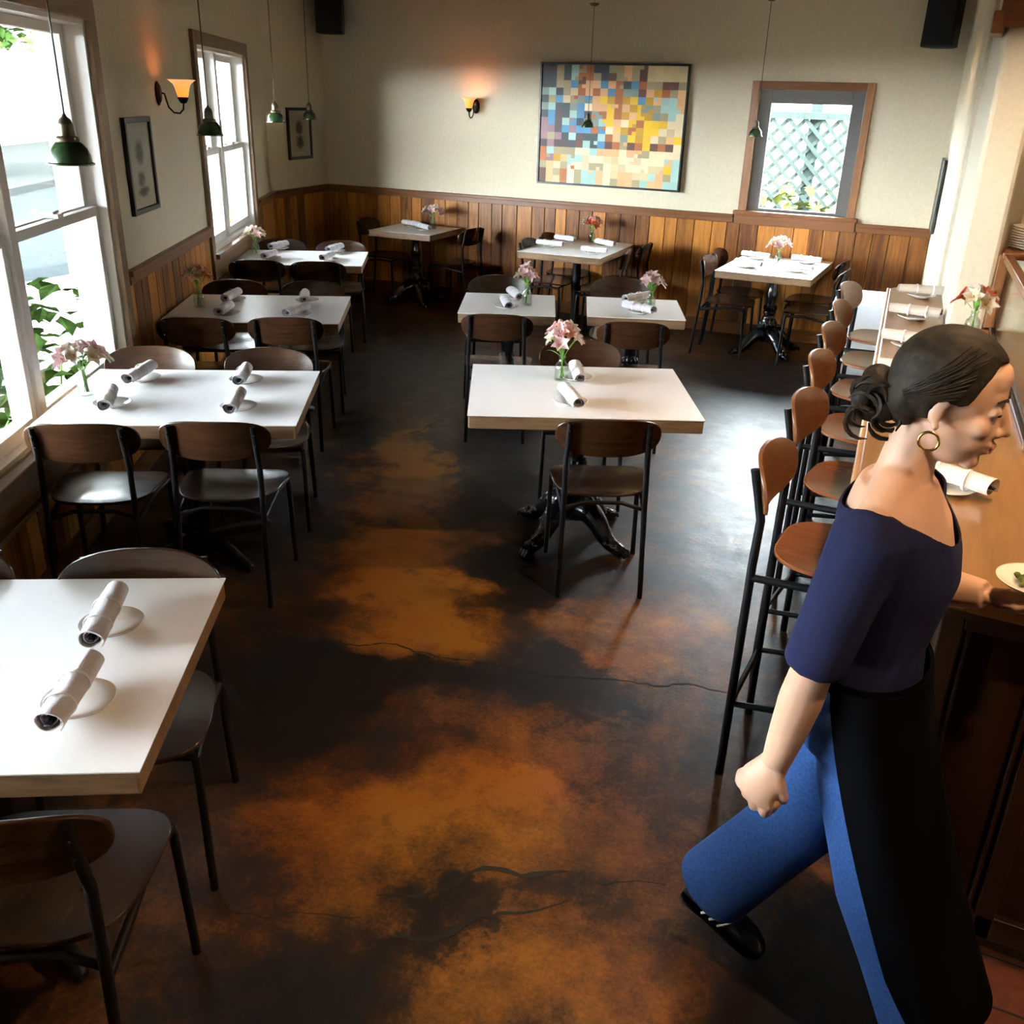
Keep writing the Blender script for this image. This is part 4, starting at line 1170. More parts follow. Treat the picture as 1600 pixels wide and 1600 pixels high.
def painting():
    t = thing('mosaic_painting', 'large abstract mosaic painting of coloured squares in thin dark frame', 'painting', (-3.39, BY - 0.002, 1.805))
    w, h = 1.47, 1.09
    fw = 0.018
    for (a, b_, c, d) in ((-w / 2, w / 2, h / 2 - fw, h / 2), (-w / 2, w / 2, -h / 2, -h / 2 + fw), (-w / 2, -w / 2 + fw, -h / 2 + fw, h / 2 - fw), (w / 2 - fw, w / 2, -h / 2 + fw, h / 2 - fw)):
        MB().box(a, b_, -0.045, 0, c, d).build('frame_bar', M['frame_black'], t, 0, 0.002)
    nx, ny = 38, 32
    W, Hh = w - 2 * fw, h - 2 * fw
    rr = random.Random(21)
    vs_, fs, cols = [], [], []
    for j in range(ny):
        for i in range(nx):
            ch = ROWS[j // 2][i // 2]
            if rr.random() < 0.05:
                jj = min(15, max(0, j // 2 + rr.choice((-1, 0, 1)))); ii = min(18, max(0, i // 2 + rr.choice((-1, 0, 1))))
                ch = ROWS[jj][ii]
            base = PAL[ch]
            r2 = random.Random((j // 2) * 100 + i // 2)
            k = r2.uniform(0.93, 1.06)
            x0 = -W / 2 + W * i / nx; x1 = -W / 2 + W * (i + 1) / nx
            z1 = Hh / 2 - Hh * j / ny; z0 = Hh / 2 - Hh * (j + 1) / ny
            n = len(vs_)
            vs_ += [(x0, -0.034, z0), (x1, -0.034, z0), (x1, -0.034, z1), (x0, -0.034, z1)]
            fs.append((n, n + 1, n + 2, n + 3)); cols.append(tuple(min(1, lin(c) * k) for c in base))
    n = len(vs_)
    vs_ += [(-W / 2, -0.034, -Hh / 2), (W / 2, -0.034, -Hh / 2), (W / 2, -0.034, Hh / 2), (-W / 2, -0.034, Hh / 2), (-W / 2, -0.004, -Hh / 2), (W / 2, -0.004, -Hh / 2), (W / 2, -0.004, Hh / 2), (-W / 2, -0.004, Hh / 2)]
    for f in ((4, 7, 6, 5), (0, 4, 5, 1), (1, 5, 6, 2), (2, 6, 7, 3), (3, 7, 4, 0)):
        fs.append(tuple(n + q for q in f)); cols.append((0.5, 0.45, 0.35))
    me = bpy.data.meshes.new('canvas'); me.from_pydata(vs_, [], fs)
    at = me.color_attributes.new('paint', 'FLOAT_COLOR', 'CORNER')
    li = 0
    for p_, c in zip(me.polygons, cols):
        for _ in p_.loop_indices:
            at.data[li].color = (*c, 1); li += 1
    m, nt, b = new_mat('painted_squares')
    va = nt.nodes.new('ShaderNodeVertexColor'); va.layer_name = 'paint'
    nt.links.new(va.outputs['Color'], b.inputs['Base Color']); b.inputs['Roughness'].default_value = 0.55
    me.materials.append(m)
    link('canvas', me, t)
painting()

# ------------------------------------------------------------------ loudspeakers
def speaker(loc, rotz, w, h, d, label):
    t = thing('loudspeaker', label, 'speaker', loc, rotz, 'black wall loudspeakers')
    MB().prism([(-w / 2, -d / 2), (w / 2, -d / 2), (w / 2, d * 0.1), (w * 0.28, d / 2), (-w * 0.28, d / 2), (-w / 2, d * 0.1)], 0, h).build('cabinet', M['speaker'], t, 0, 0.008)
    MB().box(-w / 2 + 0.012, w / 2 - 0.012, -d / 2 - 0.008, -d / 2, 0.012, h - 0.012).build('grille', M['speaker'], t, 0, 0.004)
    MB().box(-0.03, 0.03, d / 2, d / 2 + 0.06, h * 0.4, h * 0.6).build('bracket', M['black_metal'], t, 0, 0.003)
speaker((-6.40, 8.86, 2.58), math.radians(28), 0.27, 0.42, 0.26, 'black loudspeaker high in the back left corner')
speaker((-0.60, 8.88, 2.48), math.radians(-12), 0.24, 0.36, 0.26, 'black loudspeaker high in the back right corner')

# wall mounted flat panel near the right corner
t = thing('wall_panel', 'thin black flat panel hung on the narrow side wall', 'screen', (xr(8.65) - 0.002, 8.65, 1.13), math.atan2(1, -0.0785) - PI / 2)
MB().box(-0.030, -0.004, -0.27, 0.27, 0.0, 0.55).build('panel_body', M['frame_black'], t, 0, 0.006)
MB().box(-0.004, 0.0, -0.10, 0.10, 0.15, 0.40).build('panel_mount', M['black_metal'], t, 0)

# small draped table beyond the bar
t = thing('draped_table', 'small table under a white cloth beyond the far bar end', 'table', (-0.66, 7.45, 0), math.radians(4))
MB().box(-0.22, 0.22, -0.32, 0.32, 0.70, 0.74).build('table_top', M['edge_wood'], t, 0, 0.004)
for sx in (-1, 1):
    for sy in (-1, 1): MB().tube([(sx * 0.18, sy * 0.27, 0), (sx * 0.18, sy * 0.27, 0.70)], 0.018, 8).build('leg', M['black_metal'], t, 50)
rings = []
for k, (z, e) in enumerate(((0.742, 0.0), (0.742, 1.0), (0.70, 1.02), (0.45, 1.08), (0.16, 1.14))):
    ring = []
    for i in range(56):
        a = 2 * PI * i / 56
        c, s = math.cos(a), math.sin(a)
        q = 1.0 + (0.03 * math.sin(9 * a) * (k - 1) / 3 if k > 1 else 0)
        ring.append((math.copysign(abs(c) ** 0.25, c) * 0.235 * max(e, 0.02) * q, math.copysign(abs(s) ** 0.25, s) * 0.335 * max(e, 0.02) * q, z))
    rings.append(ring)
dc = MB().rings(rings, True, False).build('tablecloth', M['cloth_white'], None, 50, 0, (-0.66, 7.45, 0.001), math.radians(4))
sd = dc.modifiers.new('solid', 'SOLIDIFY'); sd.thickness = 0.003; sd.offset = 1
tag(dc, 'white cloth draped over the small table beyond the bar', 'tablecloth')

# ------------------------------------------------------------------ ceiling downlights over the bar (above the frame)
M['lamp_on'] = emit('lit_downlight', (1.0, 0.72, 0.42), 6.0)
def downlight(x, y, power, label, spot=1.9, blend=0.6):
    t = thing('downlight', label, 'ceiling lamp', (x, y, CEIL), 0, 'warm downlights over the bar')
    MB().lathe([(0.055, -0.004), (0.085, -0.010), (0.09, -0.002), (0.09, 0.0), (0.055, 0.0)], 24, closed=True).build('trim_ring', M['brass_dark'], t, 50)
    MB().lathe([(0.0, -0.006), (0.055, -0.006), (0.055, -0.001), (0.0, -0.001)], 24).build('lens', M['lamp_on'], t, 0)
    l = bpy.data.lights.new('downlight_beam', 'SPOT'); l.energy = power; l.color = (1.0, 0.66, 0.36); l.spot_size = spot; l.spot_blend = blend; l.shadow_soft_size = 0.05
    o = bpy.data.objects.new('downlight_beam', l); COL.objects.link(o); o.parent = t; o.location = (0, 0, -0.03)
downlight(0.25, 2.75, 34, 'ceiling downlight above the near end of the bar')
downlight(0.05, 4.25, 23, 'ceiling downlight above the middle of the bar')
downlight(0.75, 1.1, 34, 'ceiling downlight above the tiled floor by the bar end')
downlight(-0.95, 7.3, 10, 'ceiling downlight above the stools at the far end')

# ------------------------------------------------------------------ outdoors
M['asphalt'] = plain('asphalt', (0.011, 0.0125, 0.013), 0.95, var=0.1, bscale=6, spec=0.0)
M['walk'] = plain('pavement', (0.014, 0.015, 0.0145), 0.95, var=0.08, bscale=5, spec=0.0)
M['soil'] = plain('garden_soil', (0.016, 0.019, 0.009), 0.95, var=0.3, bscale=8, spec=0.0)
M['yellow'] = plain('yellow_kerb_paint', (0.075, 0.050, 0.010), 0.9, var=0.1, spec=0.0)
M['leaves'] = plain('garden_leaves', (0.026, 0.052, 0.012), 0.7, var=0.5, bscale=7, spec=0.0)
M['leaves_y'] = plain('sunlit_shrub_leaves', (0.045, 0.052, 0.014), 0.7, var=0.4, bscale=7, spec=0.0)
M['bark'] = plain('bark', (0.08, 0.055, 0.035), 0.9, var=0.3, bscale=20)
M['house'] = plain('pale_house_wall', (0.16, 0.155, 0.14), 0.9, var=0.04, bscale=2, spec=0.0)
M['lattice'] = plain('green_grey_fence', (0.016, 0.022, 0.021), 0.8, var=0.15, bscale=12, spec=0.0)
gl = MB().box(-60, 60, -60, 80, -0.35, -0.15).build('ground', M['walk'], smooth=0)
tag(gl, 'pavement outside the windows', kind='structure')
def strip_out(name, n0, n1, z0, z1, mat, label):
    o = MB().box(n0, n1, -30, 60, z0, z1).build(name, mat, smooth=0); o.rotation_euler = (0, 0, TH)
    return tag(o, label, kind='structure')
strip_out('garden_bed', -2.75, -1.93, -0.15, -0.10, M['soil'], 'planted bed below the windows')
strip_out('yellow_kerb', -3.95, -3.75, -0.15, -0.07, M['yellow'], 'yellow painted kerb outside the big window')
strip_out('road', -9.0, -3.95, -0.15, -0.13, M['asphalt'], 'grey road outside the windows')
strip_out('far_kerb', -9.25, -9.0, -0.15, 0.02, M['walk'], 'far kerb across the road')
ho = thing('house', 'pale house across the road seen through the big window', 'house', LW(-17, 30, -0.15), TH)
MB().box(-4, 0, -16, 16, 0, 6).build('house_wall', M['house'], ho, 0)
MB().prism([(-4.6, -16.5), (0.6, -16.5), (0.6, 16.5), (-4.6, 16.5)], 6, 6.5).build('roof', M['bark'], ho, 0)
for k in range(5):
    f = MB().box(-0.04, 0.05, -12 + k * 5.5, -10.4 + k * 5.5, 1.4, 3.4).build('house_window', M['grey_sash'], ho, 0)
def foliage(n, rad, seed, leaf=0.09, mat=None):
    rr = random.Random(seed)
    mb = MB()
    for _ in range(n):
        while True:
            p = Vector((rr.uniform(-1, 1), rr.uniform(-1, 1), rr.uniform(-1, 1)))
            if 0.25 < p.length < 1: break
        p = Vector((p.x * rad[0], p.y * rad[1], p.z * rad[2] + rad[2]))
        q = Matrix.Rotation(rr.uniform(0, 6.3), 4, 'Z') @ Matrix.Rotation(rr.uniform(-1.1, 0.5), 4, 'X')
        l = leaf * rr.uniform(0.6, 1.3)
        sh_ = [(0, 0, 0), (0.32, 0.25, 0.04), (0.5, 0.35, 0.0), (0.36, 0.6, 0.05), (0, 1, -0.1), (-0.36, 0.6, 0.05), (-0.5, 0.35, 0.0), (-0.32, 0.25, 0.04)]
        mb.add([p + (q @ (Vector(v) * l)) for v in sh_], [(0, 1, 2, 3), (0, 3, 4), (0, 4, 5), (0, 5, 6, 7)])
    return mb
def shrub(loc, n, rad, seed, label, leaf=0.09, mat='leaves', trunk=0.0, name='shrub'):
    t = thing(name, label, 'tree' if trunk else 'shrub', loc)
    o = foliage(n, rad, seed, leaf).build('foliage', M[mat], t, 0, 0, (0, 0, trunk)); o['kind'] = 'stuff'
    rr = random.Random(seed)
    for k in range(5 if not trunk else 3):
        a = rr.uniform(0, 6.3)
        MB().tube([(0, 0, 0), (0.15 * rad[0] * math.cos(a), 0.15 * rad[1] * math.sin(a), trunk * 0.7 + rad[2] * 0.5), (0.6 * rad[0] * math.cos(a), 0.6 * rad[1] * math.sin(a), trunk + rad[2] * 1.2)], [0.012 + trunk * 0.04, 0.009 + trunk * 0.03, 0.004], 6).build('branch', M['bark'] if trunk else M['stem'], t, 60)
shrub(LW(-2.35, 5.75, -0.10), 150, (0.32, 0.5, 0.55), 3, 'leafy green shrub outside the big window behind the pink flowers', 0.15)
shrub(LW(-2.4, 4.6, -0.10), 110, (0.3, 0.5, 0.42), 4, 'low green shrub outside the left part of the big window', 0.13)
shrub(LW(-2.22, 7.3, -0.10), 80, (0.22, 0.4, 0.28), 5, 'small green shrub at the foot of the white porch post', 0.11)
shrub(LW(-12, 26, -0.15), 900, (2.6, 3.6, 2.0), 6, 'tree across the road in the upper part of the big window', 0.4, 'leaves', 2.6, 'street_tree')
def post(n, s, label):
    t = thing('porch_post', label, 'post', LW(n, s, -0.15), TH, 'white porch posts outside')
    MB().box(-0.07, 0.07, -0.09, 0.09, 0.12, 3.0).build('shaft', M['white_paint'], t, 0, 0.006)
    MB().box(-0.10, 0.10, -0.12, 0.12, 0.0, 0.12).build('foot_block', M['white_paint'], t, 0, 0.006)
post(-2.42, 6.75, 'white porch post seen at the right side of the big window')
post(-2.42, 10.3, 'white porch post seen through the left half of the second window')
post(-2.42, 12.3, 'white porch post seen through the right half of the second window')
# behind the back wall
t = thing('lattice_fence', 'grey green lattice fence outside the back window', 'fence', (-1.2, 12.6, -0.15))
for k in range(30):
    for sgn in (-1, 1):
        Mx = Matrix.Translation((-2.9 + k * 0.2, 0.012 * sgn, 1.15)) @ Matrix.Rotation(sgn * PI / 4, 4, 'Y')
        MB().xbox(Mx, 0.045, 0.018, 2.6).build('slat', M['lattice'], t, 0)
for x in (-3.2, -0.9, 1.3, 3.4): MB().box(x - 0.06, x + 0.06, 0.03, 0.14, 0, 2.3).build('fence_post', M['lattice'], t, 0, 0.004)
MB().box(-3.3, 3.5, -0.04, 0.05, 2.05, 2.13).build('top_rail', M['lattice'], t, 0, 0.004)
shrub((-2.0, 11.3, -0.15), 260, (0.6, 0.45, 0.75), 11, 'pale sunlit shrub outside the back window on the left', 0.12, 'leaves_y')
shrub((-0.75, 11.6, -0.15), 220, (0.5, 0.4, 0.62), 12, 'pale sunlit shrub outside the back window on the right', 0.12, 'leaves_y')
yh = thing('backdrop', 'pale garage wall added behind the lattice fence to cut the sky', 'building', (-1.0, 17.0, -0.15))  # added to cut the sky and tone down its reflection on the floor
MB().box(-3.2, 3.4, 0, 3, 0, 3.0).build('backdrop_wall', M['house'], yh, 0)
MB().box(-3.5, 3.7, -0.3, 3.3, 3.0, 3.2).build('roof', M['bark'], yh, 0)
t = thing('yard_post', 'slim white post outside the back window', 'post', (-1.42, 10.9, -0.15))
MB().tube([(0, 0, 0), (0, 0, 2.6)], 0.035, 12).build('shaft', M['white_paint'], t, 50)
MB().lathe([(0.0, 0), (0.07, 0), (0.07, 0.04), (0.0, 0.05)], 14).build('foot', M['white_paint'], t, 50)

# ------------------------------------------------------------------ person
M['skin'] = plain('skin', (0.53, 0.305, 0.20), 0.5, var=0.03, bscale=30)
M['hair'] = plain('dark_brown_hair', (0.017, 0.011, 0.006), 0.65, bump=0.6, bscale=55, var=0.7, spec=0.18)
M['navy'] = plain('navy_jersey', (0.012, 0.0135, 0.044), 0.9, bump=0.12, bscale=120, var=0.12, spec=0.15)
M['denim'] = plain('blue_denim', (0.026, 0.070, 0.21), 0.9, bump=0.25, bscale=160, var=0.22, spec=0.2)
M['apron'] = plain('black_apron_cloth', (0.0025, 0.0025, 0.0032), 1.0, bump=0.1, bscale=90, var=0.15, spec=0.03)
M['shoe'] = plain('black_shoe_leather', (0.010, 0.010, 0.012), 0.35, var=0.1)
M['shoe_white'] = plain('white_shoe_stripe', (0.75, 0.75, 0.75), 0.5)
M['lip'] = plain('lips', (0.46, 0.17, 0.13), 0.45)
M['eye_w'] = plain('eye_white', (0.62, 0.58, 0.55), 0.3)
M['eye_d'] = plain('eye_dark', (0.02, 0.012, 0.008), 0.2)
M['gold'] = plain('gold_hoop', (0.75, 0.45, 0.12), 0.25, 1.0)
M['food'] = plain('green_herbs', (0.09, 0.13, 0.012), 0.5, bump=0.5, bscale=80, var=0.6)

PO = Vector((-0.05, 1.83, 0))
person = thing('person', 'person in navy top, jeans and black apron walking past the bar with a plate', 'person', PO)

def remeshed(mb, voxel, smooth_it, name, mat, parent=person, off=PO, cut=None, solid=0.0, fac=0.5):
    me = bpy.data.meshes.new('tmp')
    me.from_pydata([tuple(Vector(v) - off) for v in mb.v], [], mb.f)
    bm = bmesh.new(); bm.from_mesh(me); bmesh.ops.recalc_face_normals(bm, faces=bm.faces); bm.to_mesh(me); bm.free()
    ob = bpy.data.objects.new('tmp', me); COL.objects.link(ob)
    r = ob.modifiers.new('r', 'REMESH'); r.mode = 'VOXEL'; r.voxel_size = voxel
    s = ob.modifiers.new('s', 'SMOOTH'); s.iterations = smooth_it; s.factor = fac
    dg = bpy.context.evaluated_depsgraph_get()
    out = bpy.data.meshes.new_from_object(ob.evaluated_get(dg))
    bpy.data.objects.remove(ob); bpy.data.meshes.remove(me)
    out.name = name
    if cut is not None:
        bm = bmesh.new(); bm.from_mesh(out)
        bmesh.ops.delete(bm, geom=[v for v in bm.verts if cut(v.co + off)], context='VERTS')
        for _ in range(14):                       # even out the cut edge
            new = {}
            for v in bm.verts:
                nb_ = [e.other_vert(v).co for e in v.link_edges if e.is_boundary]
                if len(nb_) == 2: new[v] = v.co * 0.4 + (nb_[0] + nb_[1]) * 0.3
            for v, c in new.items(): v.co = c
        bm.to_mesh(out); bm.free()
    out.shade_smooth()
    out.materials.clear(); out.materials.append(mat)
    o = link(name, out, parent)
    if solid:
        sd = o.modifiers.new('solid', 'SOLIDIFY'); sd.thickness = solid; sd.offset = 1
    return o

# joints, facing +X; the near (right) side is -Y
HC = Vector((0.005, 1.835, 1.525))                       # head centre
HR = Matrix.Rotation(math.radians(10), 3, 'Y') @ Matrix.Rotation(math.radians(-4), 3, 'Z')
def H(x, y, z): return HC + HR @ Vector((x, y, z))
SR, SL = Vector((-0.075, 1.685, 1.300)), Vector((-0.035, 1.985, 1.305))
ER, ELb = Vector((-0.126, 1.634, 1.040)), Vector((0.005, 2.015, 1.075))
WR, WL = Vector((-0.168, 1.652, 0.778)), Vector((0.150, 1.955, 1.105))
NB = Vector((-0.055, 1.835, 1.360))
PEL = Vector((-0.045, 1.83, 0.90))
HIPR, HIPL = Vector((-0.035, 1.755, 0.86)), Vector((-0.055, 1.905, 0.86))
KR, KL = Vector((0.075, 1.740, 0.470)), Vector((-0.115, 1.900, 0.460))
AR, AL = Vector((0.255, 1.735, 0.095)), Vector((-0.305, 1.895, 0.150))

body = MB()
E3 = HR
body.ell(H(-0.008, 0, 0.030), (0.094, 0.074, 0.088), E3, 20, 14)          # cranium
body.ell(H(0.030, 0, -0.030), (0.062, 0.058, 0.082), E3, 20, 14)          # face
body.ell(H(0.010, 0, -0.050), (0.060, 0.056, 0.050), E3, 18, 10)          # jaw
body.ell(H(0.068, 0, -0.092), (0.020, 0.024, 0.018), E3, 14, 8)           # chin
body.ell(H(0.068, 0, 0.034), (0.019, 0.046, 0.022), E3, 14, 8)
body.ell(H(0.042, 0, -0.068), (0.042, 0.043, 0.036), E3, 16, 10)            # brow
body.ell(H(0.058, 0, 0.060), (0.026, 0.050, 0.034), E3, 14, 8)            # forehead
for s in (-1, 1):
    body.ell(H(0.058, s * 0.036, -0.022), (0.026, 0.022, 0.024), E3, 12, 8)   # cheek
    body.ell(H(0.048, s * 0.028, -0.050), (0.032, 0.026, 0.032), E3, 12, 8)
    body.ell(H(-0.012, s * 0.072, -0.008), (0.014, 0.008, 0.027), E3, 12, 8)  # ear
    body.ell(H(-0.006, s * 0.077, 0.012), (0.015, 0.008, 0.012), E3, 10, 6)
    body.ell(H(-0.004, s * 0.075, -0.034), (0.008, 0.007, 0.010), E3, 10, 6)  # lobe
    body.ell(H(0.094, s * 0.012, -0.030), (0.011, 0.008, 0.008), E3, 10, 6)   # nostril
    body.ell(H(0.077, s * 0.031, 0.012), (0.012, 0.016, 0.0095), E3, 12, 8)   # lids
body.capsule(H(0.086, 0, 0.020), 0.0085, H(0.107, 0, -0.022), 0.0115, 10)    # nose
body.ell(H(0.090, 0, -0.052), (0.010, 0.023, 0.007), E3, 12, 6)
body.ell(H(0.087, 0, -0.066), (0.010, 0.020, 0.008), E3, 12, 6)
# neck, torso
body.tube([H(-0.022, 0, -0.050), H(-0.030, 0, -0.095), NB + Vector((0.008, 0, 0.015)), NB + Vector((0, 0, -0.05))], [0.050, 0.047, 0.053, 0.075], 18)
def torso(mb, g=0.0):
    secs = [(-0.052, 0.070, 0.105, 1.362), (-0.050, 0.082, 0.140, 1.335), (-0.043, 0.098, 0.165, 1.295), (-0.035, 0.106, 0.160, 1.24), (-0.030, 0.110, 0.150, 1.18), (-0.036, 0.098, 0.138, 1.10), (-0.044, 0.092, 0.128, 1.02), (-0.045, 0.100, 0.145, 0.95), (-0.045, 0.108, 0.160, 0.88), (-0.045, 0.10, 0.155, 0.82)]
    rings = []
    for x, rx, ry, z in secs:
        rings.append([(x + (rx + g) * math.cos(2 * PI * k / 28), 1.833 + (ry + g) * math.sin(2 * PI * k / 28), z) for k in range(28)])
    mb.rings(rings)
    return mb
torso(body)
for S_, E_, W_ in ((SR, ER, WR), (SL, ELb, WL)):
    body.capsule(NB + Vector((0, (S_.y - NB.y) * 0.3, -0.005)), 0.046, S_ + Vector((0, 0, -0.012)), 0.050, 14)
    body.capsule(S_, 0.050, E_, 0.039, 14)
    mid = E_.lerp(W_, 0.35)
    body.tube([E_, mid, E_.lerp(W_, 0.7), W_], [0.039, 0.043, 0.037, 0.0295], 14)
for Hh_, Kk, Aa in ((HIPR, KR, AR), (HIPL, KL, AL)):
    body.capsule(Hh_, 0.075, Kk, 0.052, 14); body.capsule(Kk, 0.050, Aa, 0.032, 14)
# right hand, loosely closed, palm turned back
def finger(mb, pts, r):
    for k in range(len(pts) - 1):
        mb.capsule(pts[k], r[k], pts[k + 1], r[k + 1], 10, 3)
hd = Vector((-0.36, 0.04, -0.92)).normalized()                 # along the hand
cu = Vector((0.42, 0.90, 0.0)); cu = (cu - hd * cu.dot(hd)).normalized()   # palm side, towards the thigh
sp_ = hd.cross(cu).normalized()
if sp_.x > 0: sp_ = -sp_                                        # towards the little finger, at the back
HS = 1.25
body.tube([WR - hd * 0.012, WR + hd * 0.02, WR + hd * 0.05 * HS, WR + hd * 0.084 * HS], [0.029, 0.035, 0.046, 0.047], 16, 0.58, tuple(cu))
for k, (o, L1, L2, L3) in enumerate(((-0.032, 0.040, 0.026, 0.020), (-0.0105, 0.044, 0.029, 0.021), (0.0105, 0.041, 0.027, 0.020), (0.031, 0.033, 0.022, 0.018))):
    b0 = WR + hd * (0.080 - 0.005 * abs(k - 1)) * HS + sp_ * o * HS
    d1 = (hd * 0.86 + cu * 0.50).normalized(); d2 = (hd * -0.10 + cu * 0.98).normalized(); d3 = (hd * -0.92 + cu * 0.25).normalized()
    p1 = b0 + d1 * L1 * HS; p2 = p1 + d2 * L2 * HS; p3 = p2 + d3 * L3 * HS
    finger(body, [b0, p1, p2, p3], [0.0136, 0.0126, 0.0112, 0.0098])
tb = WR + hd * 0.030 - sp_ * 0.028
td1 = (hd * 0.75 - sp_ * 0.55 + cu * 0.35).normalized(); td2 = (hd * 0.75 + cu * 0.65).normalized()
finger(body, [tb, tb + td1 * 0.042, tb + td1 * 0.042 + td2 * 0.032], [0.0150, 0.0122, 0.0100])
# left hand under the plate, palm up
PC = Vector((0.232, 1.955, 1.142))                             # plate centre
g1 = (WL - ELb).normalized(); fd = (PC - WL); fd.z = 0; fd.normalize()
sd_ = Vector((-fd.y, fd.x, 0))                                 # to her left
body.tube([WL, WL + fd * 0.025, WL + fd * 0.055, WL + fd * 0.082], [0.026, 0.032, 0.038, 0.035], 14, 0.55, (0, 0, 1))
for o, L1, L2, L3, sp2 in ((-0.030, 0.036, 0.024, 0.018, -0.28), (-0.010, 0.040, 0.026, 0.019, -0.08), (0.010, 0.038, 0.024, 0.018, 0.10), (0.028, 0.032, 0.020, 0.016, 0.28)):
    b0 = WL + fd * 0.078 + sd_ * o
    d1 = (fd + sd_ * sp2 + Vector((0, 0, -0.05))).normalized()
    p1 = b0 + d1 * L1; p2 = p1 + (d1 + Vector((0, 0, 0.2))).normalized() * L2; p3 = p2 + (d1 + Vector((0, 0, 0.5))).normalized() * L3
    finger(body, [b0, p1, p2, p3], [0.0102, 0.0096, 0.0088, 0.0078])
tb = WL + fd * 0.03 - sd_ * 0.028
finger(body, [tb, tb + (fd * 0.6 - sd_ * 0.7 + Vector((0, 0, 0.35))).normalized() * 0.036, tb + (fd * 0.6 - sd_ * 0.7 + Vector((0, 0, 0.35))).normalized() * 0.036 + (fd * 0.9 + Vector((0, 0, 0.45))).normalized() * 0.028], [0.0135, 0.011, 0.009])
remeshed(body, 0.0042, 8, 'body', M['skin'])
for s in (-1, 1):
    MB().ell(H(0.0835, s * 0.031, 0.009) - PO, (0.0055, 0.0105, 0.0038), E3, 12, 6).build('eye', M['eye_d'], person, 60)
    MB().tube([H(0.088, s * 0.014, 0.033) - PO, H(0.0865, s * 0.03, 0.038) - PO, H(0.074, s * 0.048, 0.033) - PO], [0.0028, 0.0032, 0.0016], 6).build('eyebrow', M['hair'], person, 60)
MB().ell(H(0.0975, 0, -0.054) - PO, (0.0045, 0.020, 0.0042), E3, 12, 6).ell(H(0.0945, 0, -0.064) - PO, (0.0055, 0.018, 0.0050), E3, 12, 6).build('lips', M['lip'], person, 60)
MB().tube([H(-0.004 + 0.017 * math.sin(a), -0.083, -0.060 + 0.017 * math.cos(a)) - PO for a in [i * 2 * PI / 18 for i in range(19)]], 0.0026, 8).build('earring', M['gold'], person, 60)

# hair: cap swept back into a low bun
hair = MB()
hair.ell(H(-0.016, 0, 0.036), (0.100, 0.082, 0.094), E3, 22, 16)
hair.ell(H(-0.060, 0, -0.004), (0.056, 0.070, 0.062), E3, 18, 12)
bun = MB()
rr = random.Random(5)
for k in range(20):
    a = rr.uniform(0, 6.3); b_ = rr.uniform(-1.2, 1.2)
    bun.ell(H(-0.116 + 0.026 * math.cos(a), 0.020 * b_, -0.028 + 0.030 * math.sin(a)), (rr.uniform(0.022, 0.032), rr.uniform(0.022, 0.034), rr.uniform(0.018, 0.028)), E3, 12, 8)
HRi = HR.inverted()
def hair_cut(p):
    q = HRi @ (p - HC)
    x, z = q.x, q.z
    # hairline: runs down from the forehead, past the temple, behind the ear
    if x > 0.052 and z < 0.092: return True
    if z < 0.075 and x > 0.034 + (z - 0.02) * 0.30: return True
    if z < 0.012 and x > -0.018: return True
    if z < -0.030 and x > -0.045: return True
    return False
remeshed(hair, 0.005, 4, 'hair', M['hair'], cut=hair_cut, solid=0.004)
bo = remeshed(bun, 0.005, 2, 'hair_bun', M['hair'])
st = MB()
for k in range(120):                                     # strands swept back to the bun
    y0 = rr.uniform(-0.078, 0.078); z0_ = rr.uniform(0.0, 0.115)
    x0_ = rr.uniform(-0.02, 0.045)
    x0_ = min(x0_, -0.03 if z0_ < 0.02 else 0.012 + (z0_ - 0.02) * 0.3)
    pts = []
    for q in range(6):
        t_ = q / 5
        x = x0_ * (1 - t_) + -0.112 * t_
        zz = z0_ * (1 - t_) ** 1.3 + (-0.02) * t_
        yy = y0 * (1 - t_ ** 1.5)
        dx, dz = (x + 0.016) / 0.104, (zz - 0.036) / 0.098
        yn = math.copysign(0.0895 * math.sqrt(max(0.0, 1 - dx * dx - dz * dz)), y0)
        pts.append(H(x, yn if q < 5 else yy * 0.3, zz) - PO)
    st.tube(pts, [0.0012, 0.0026, 0.0030, 0.0028, 0.0024, 0.0012], 5)
for k in range(40):                                     # loose curls round the bun and nape
    a = rr.uniform(0, 6.3)
    c = Vector((-0.118 + rr.uniform(-0.02, 0.035), rr.uniform(-0.03, 0.02), -0.035 + rr.uniform(-0.045, 0.02)))
    r = rr.uniform(0.016, 0.034)
    st.tube([H(c.x + r * math.cos(a + u * 2.6), c.y + 0.02 * (u - 0.5) - 0.02, c.z + r * math.sin(a + u * 2.6)) - PO for u in [i / 6 for i in range(7)]], [0.0016, 0.0035, 0.0048, 0.0050, 0.0044, 0.0030, 0.0012], 5)
st.build('hair_strands', M['hair'], person, 60)

# navy top with wide neckline and pushed up sleeves
top = MB()
torso(top, 0.009)
def sleeve(mb, S_, E_, ext, g):
    d = (E_ - S_).normalized()
    end = E_
    mb.tube([S_ - d * 0.035 + Vector((0, 0, 0.005)), S_, S_.lerp(E_, 0.3), S_.lerp(E_, 0.6), S_.lerp(E_, 0.85), end], [0.030, 0.062 + g, 0.059 + g, 0.055 + g, 0.053 + g, 0.052 + g], 18)
for S_, E_, W_ in ((SR, ER, WR), (SL, ELb, WL)):
    sleeve(top, S_, E_, 0, 0.004)
    d2 = (W_ - E_).normalized()
    top.tube([E_ - d2 * 0.045, E_, E_ + d2 * 0.022, E_ + d2 * 0.040], [0.046, 0.054, 0.053, 0.050], 18)
    for q in range(3):
        c = E_ + d2 * (0.005 + 0.014 * q)
        top.tube([c - d2 * 0.004, c + d2 * 0.004], [0.0565, 0.0565], 18)
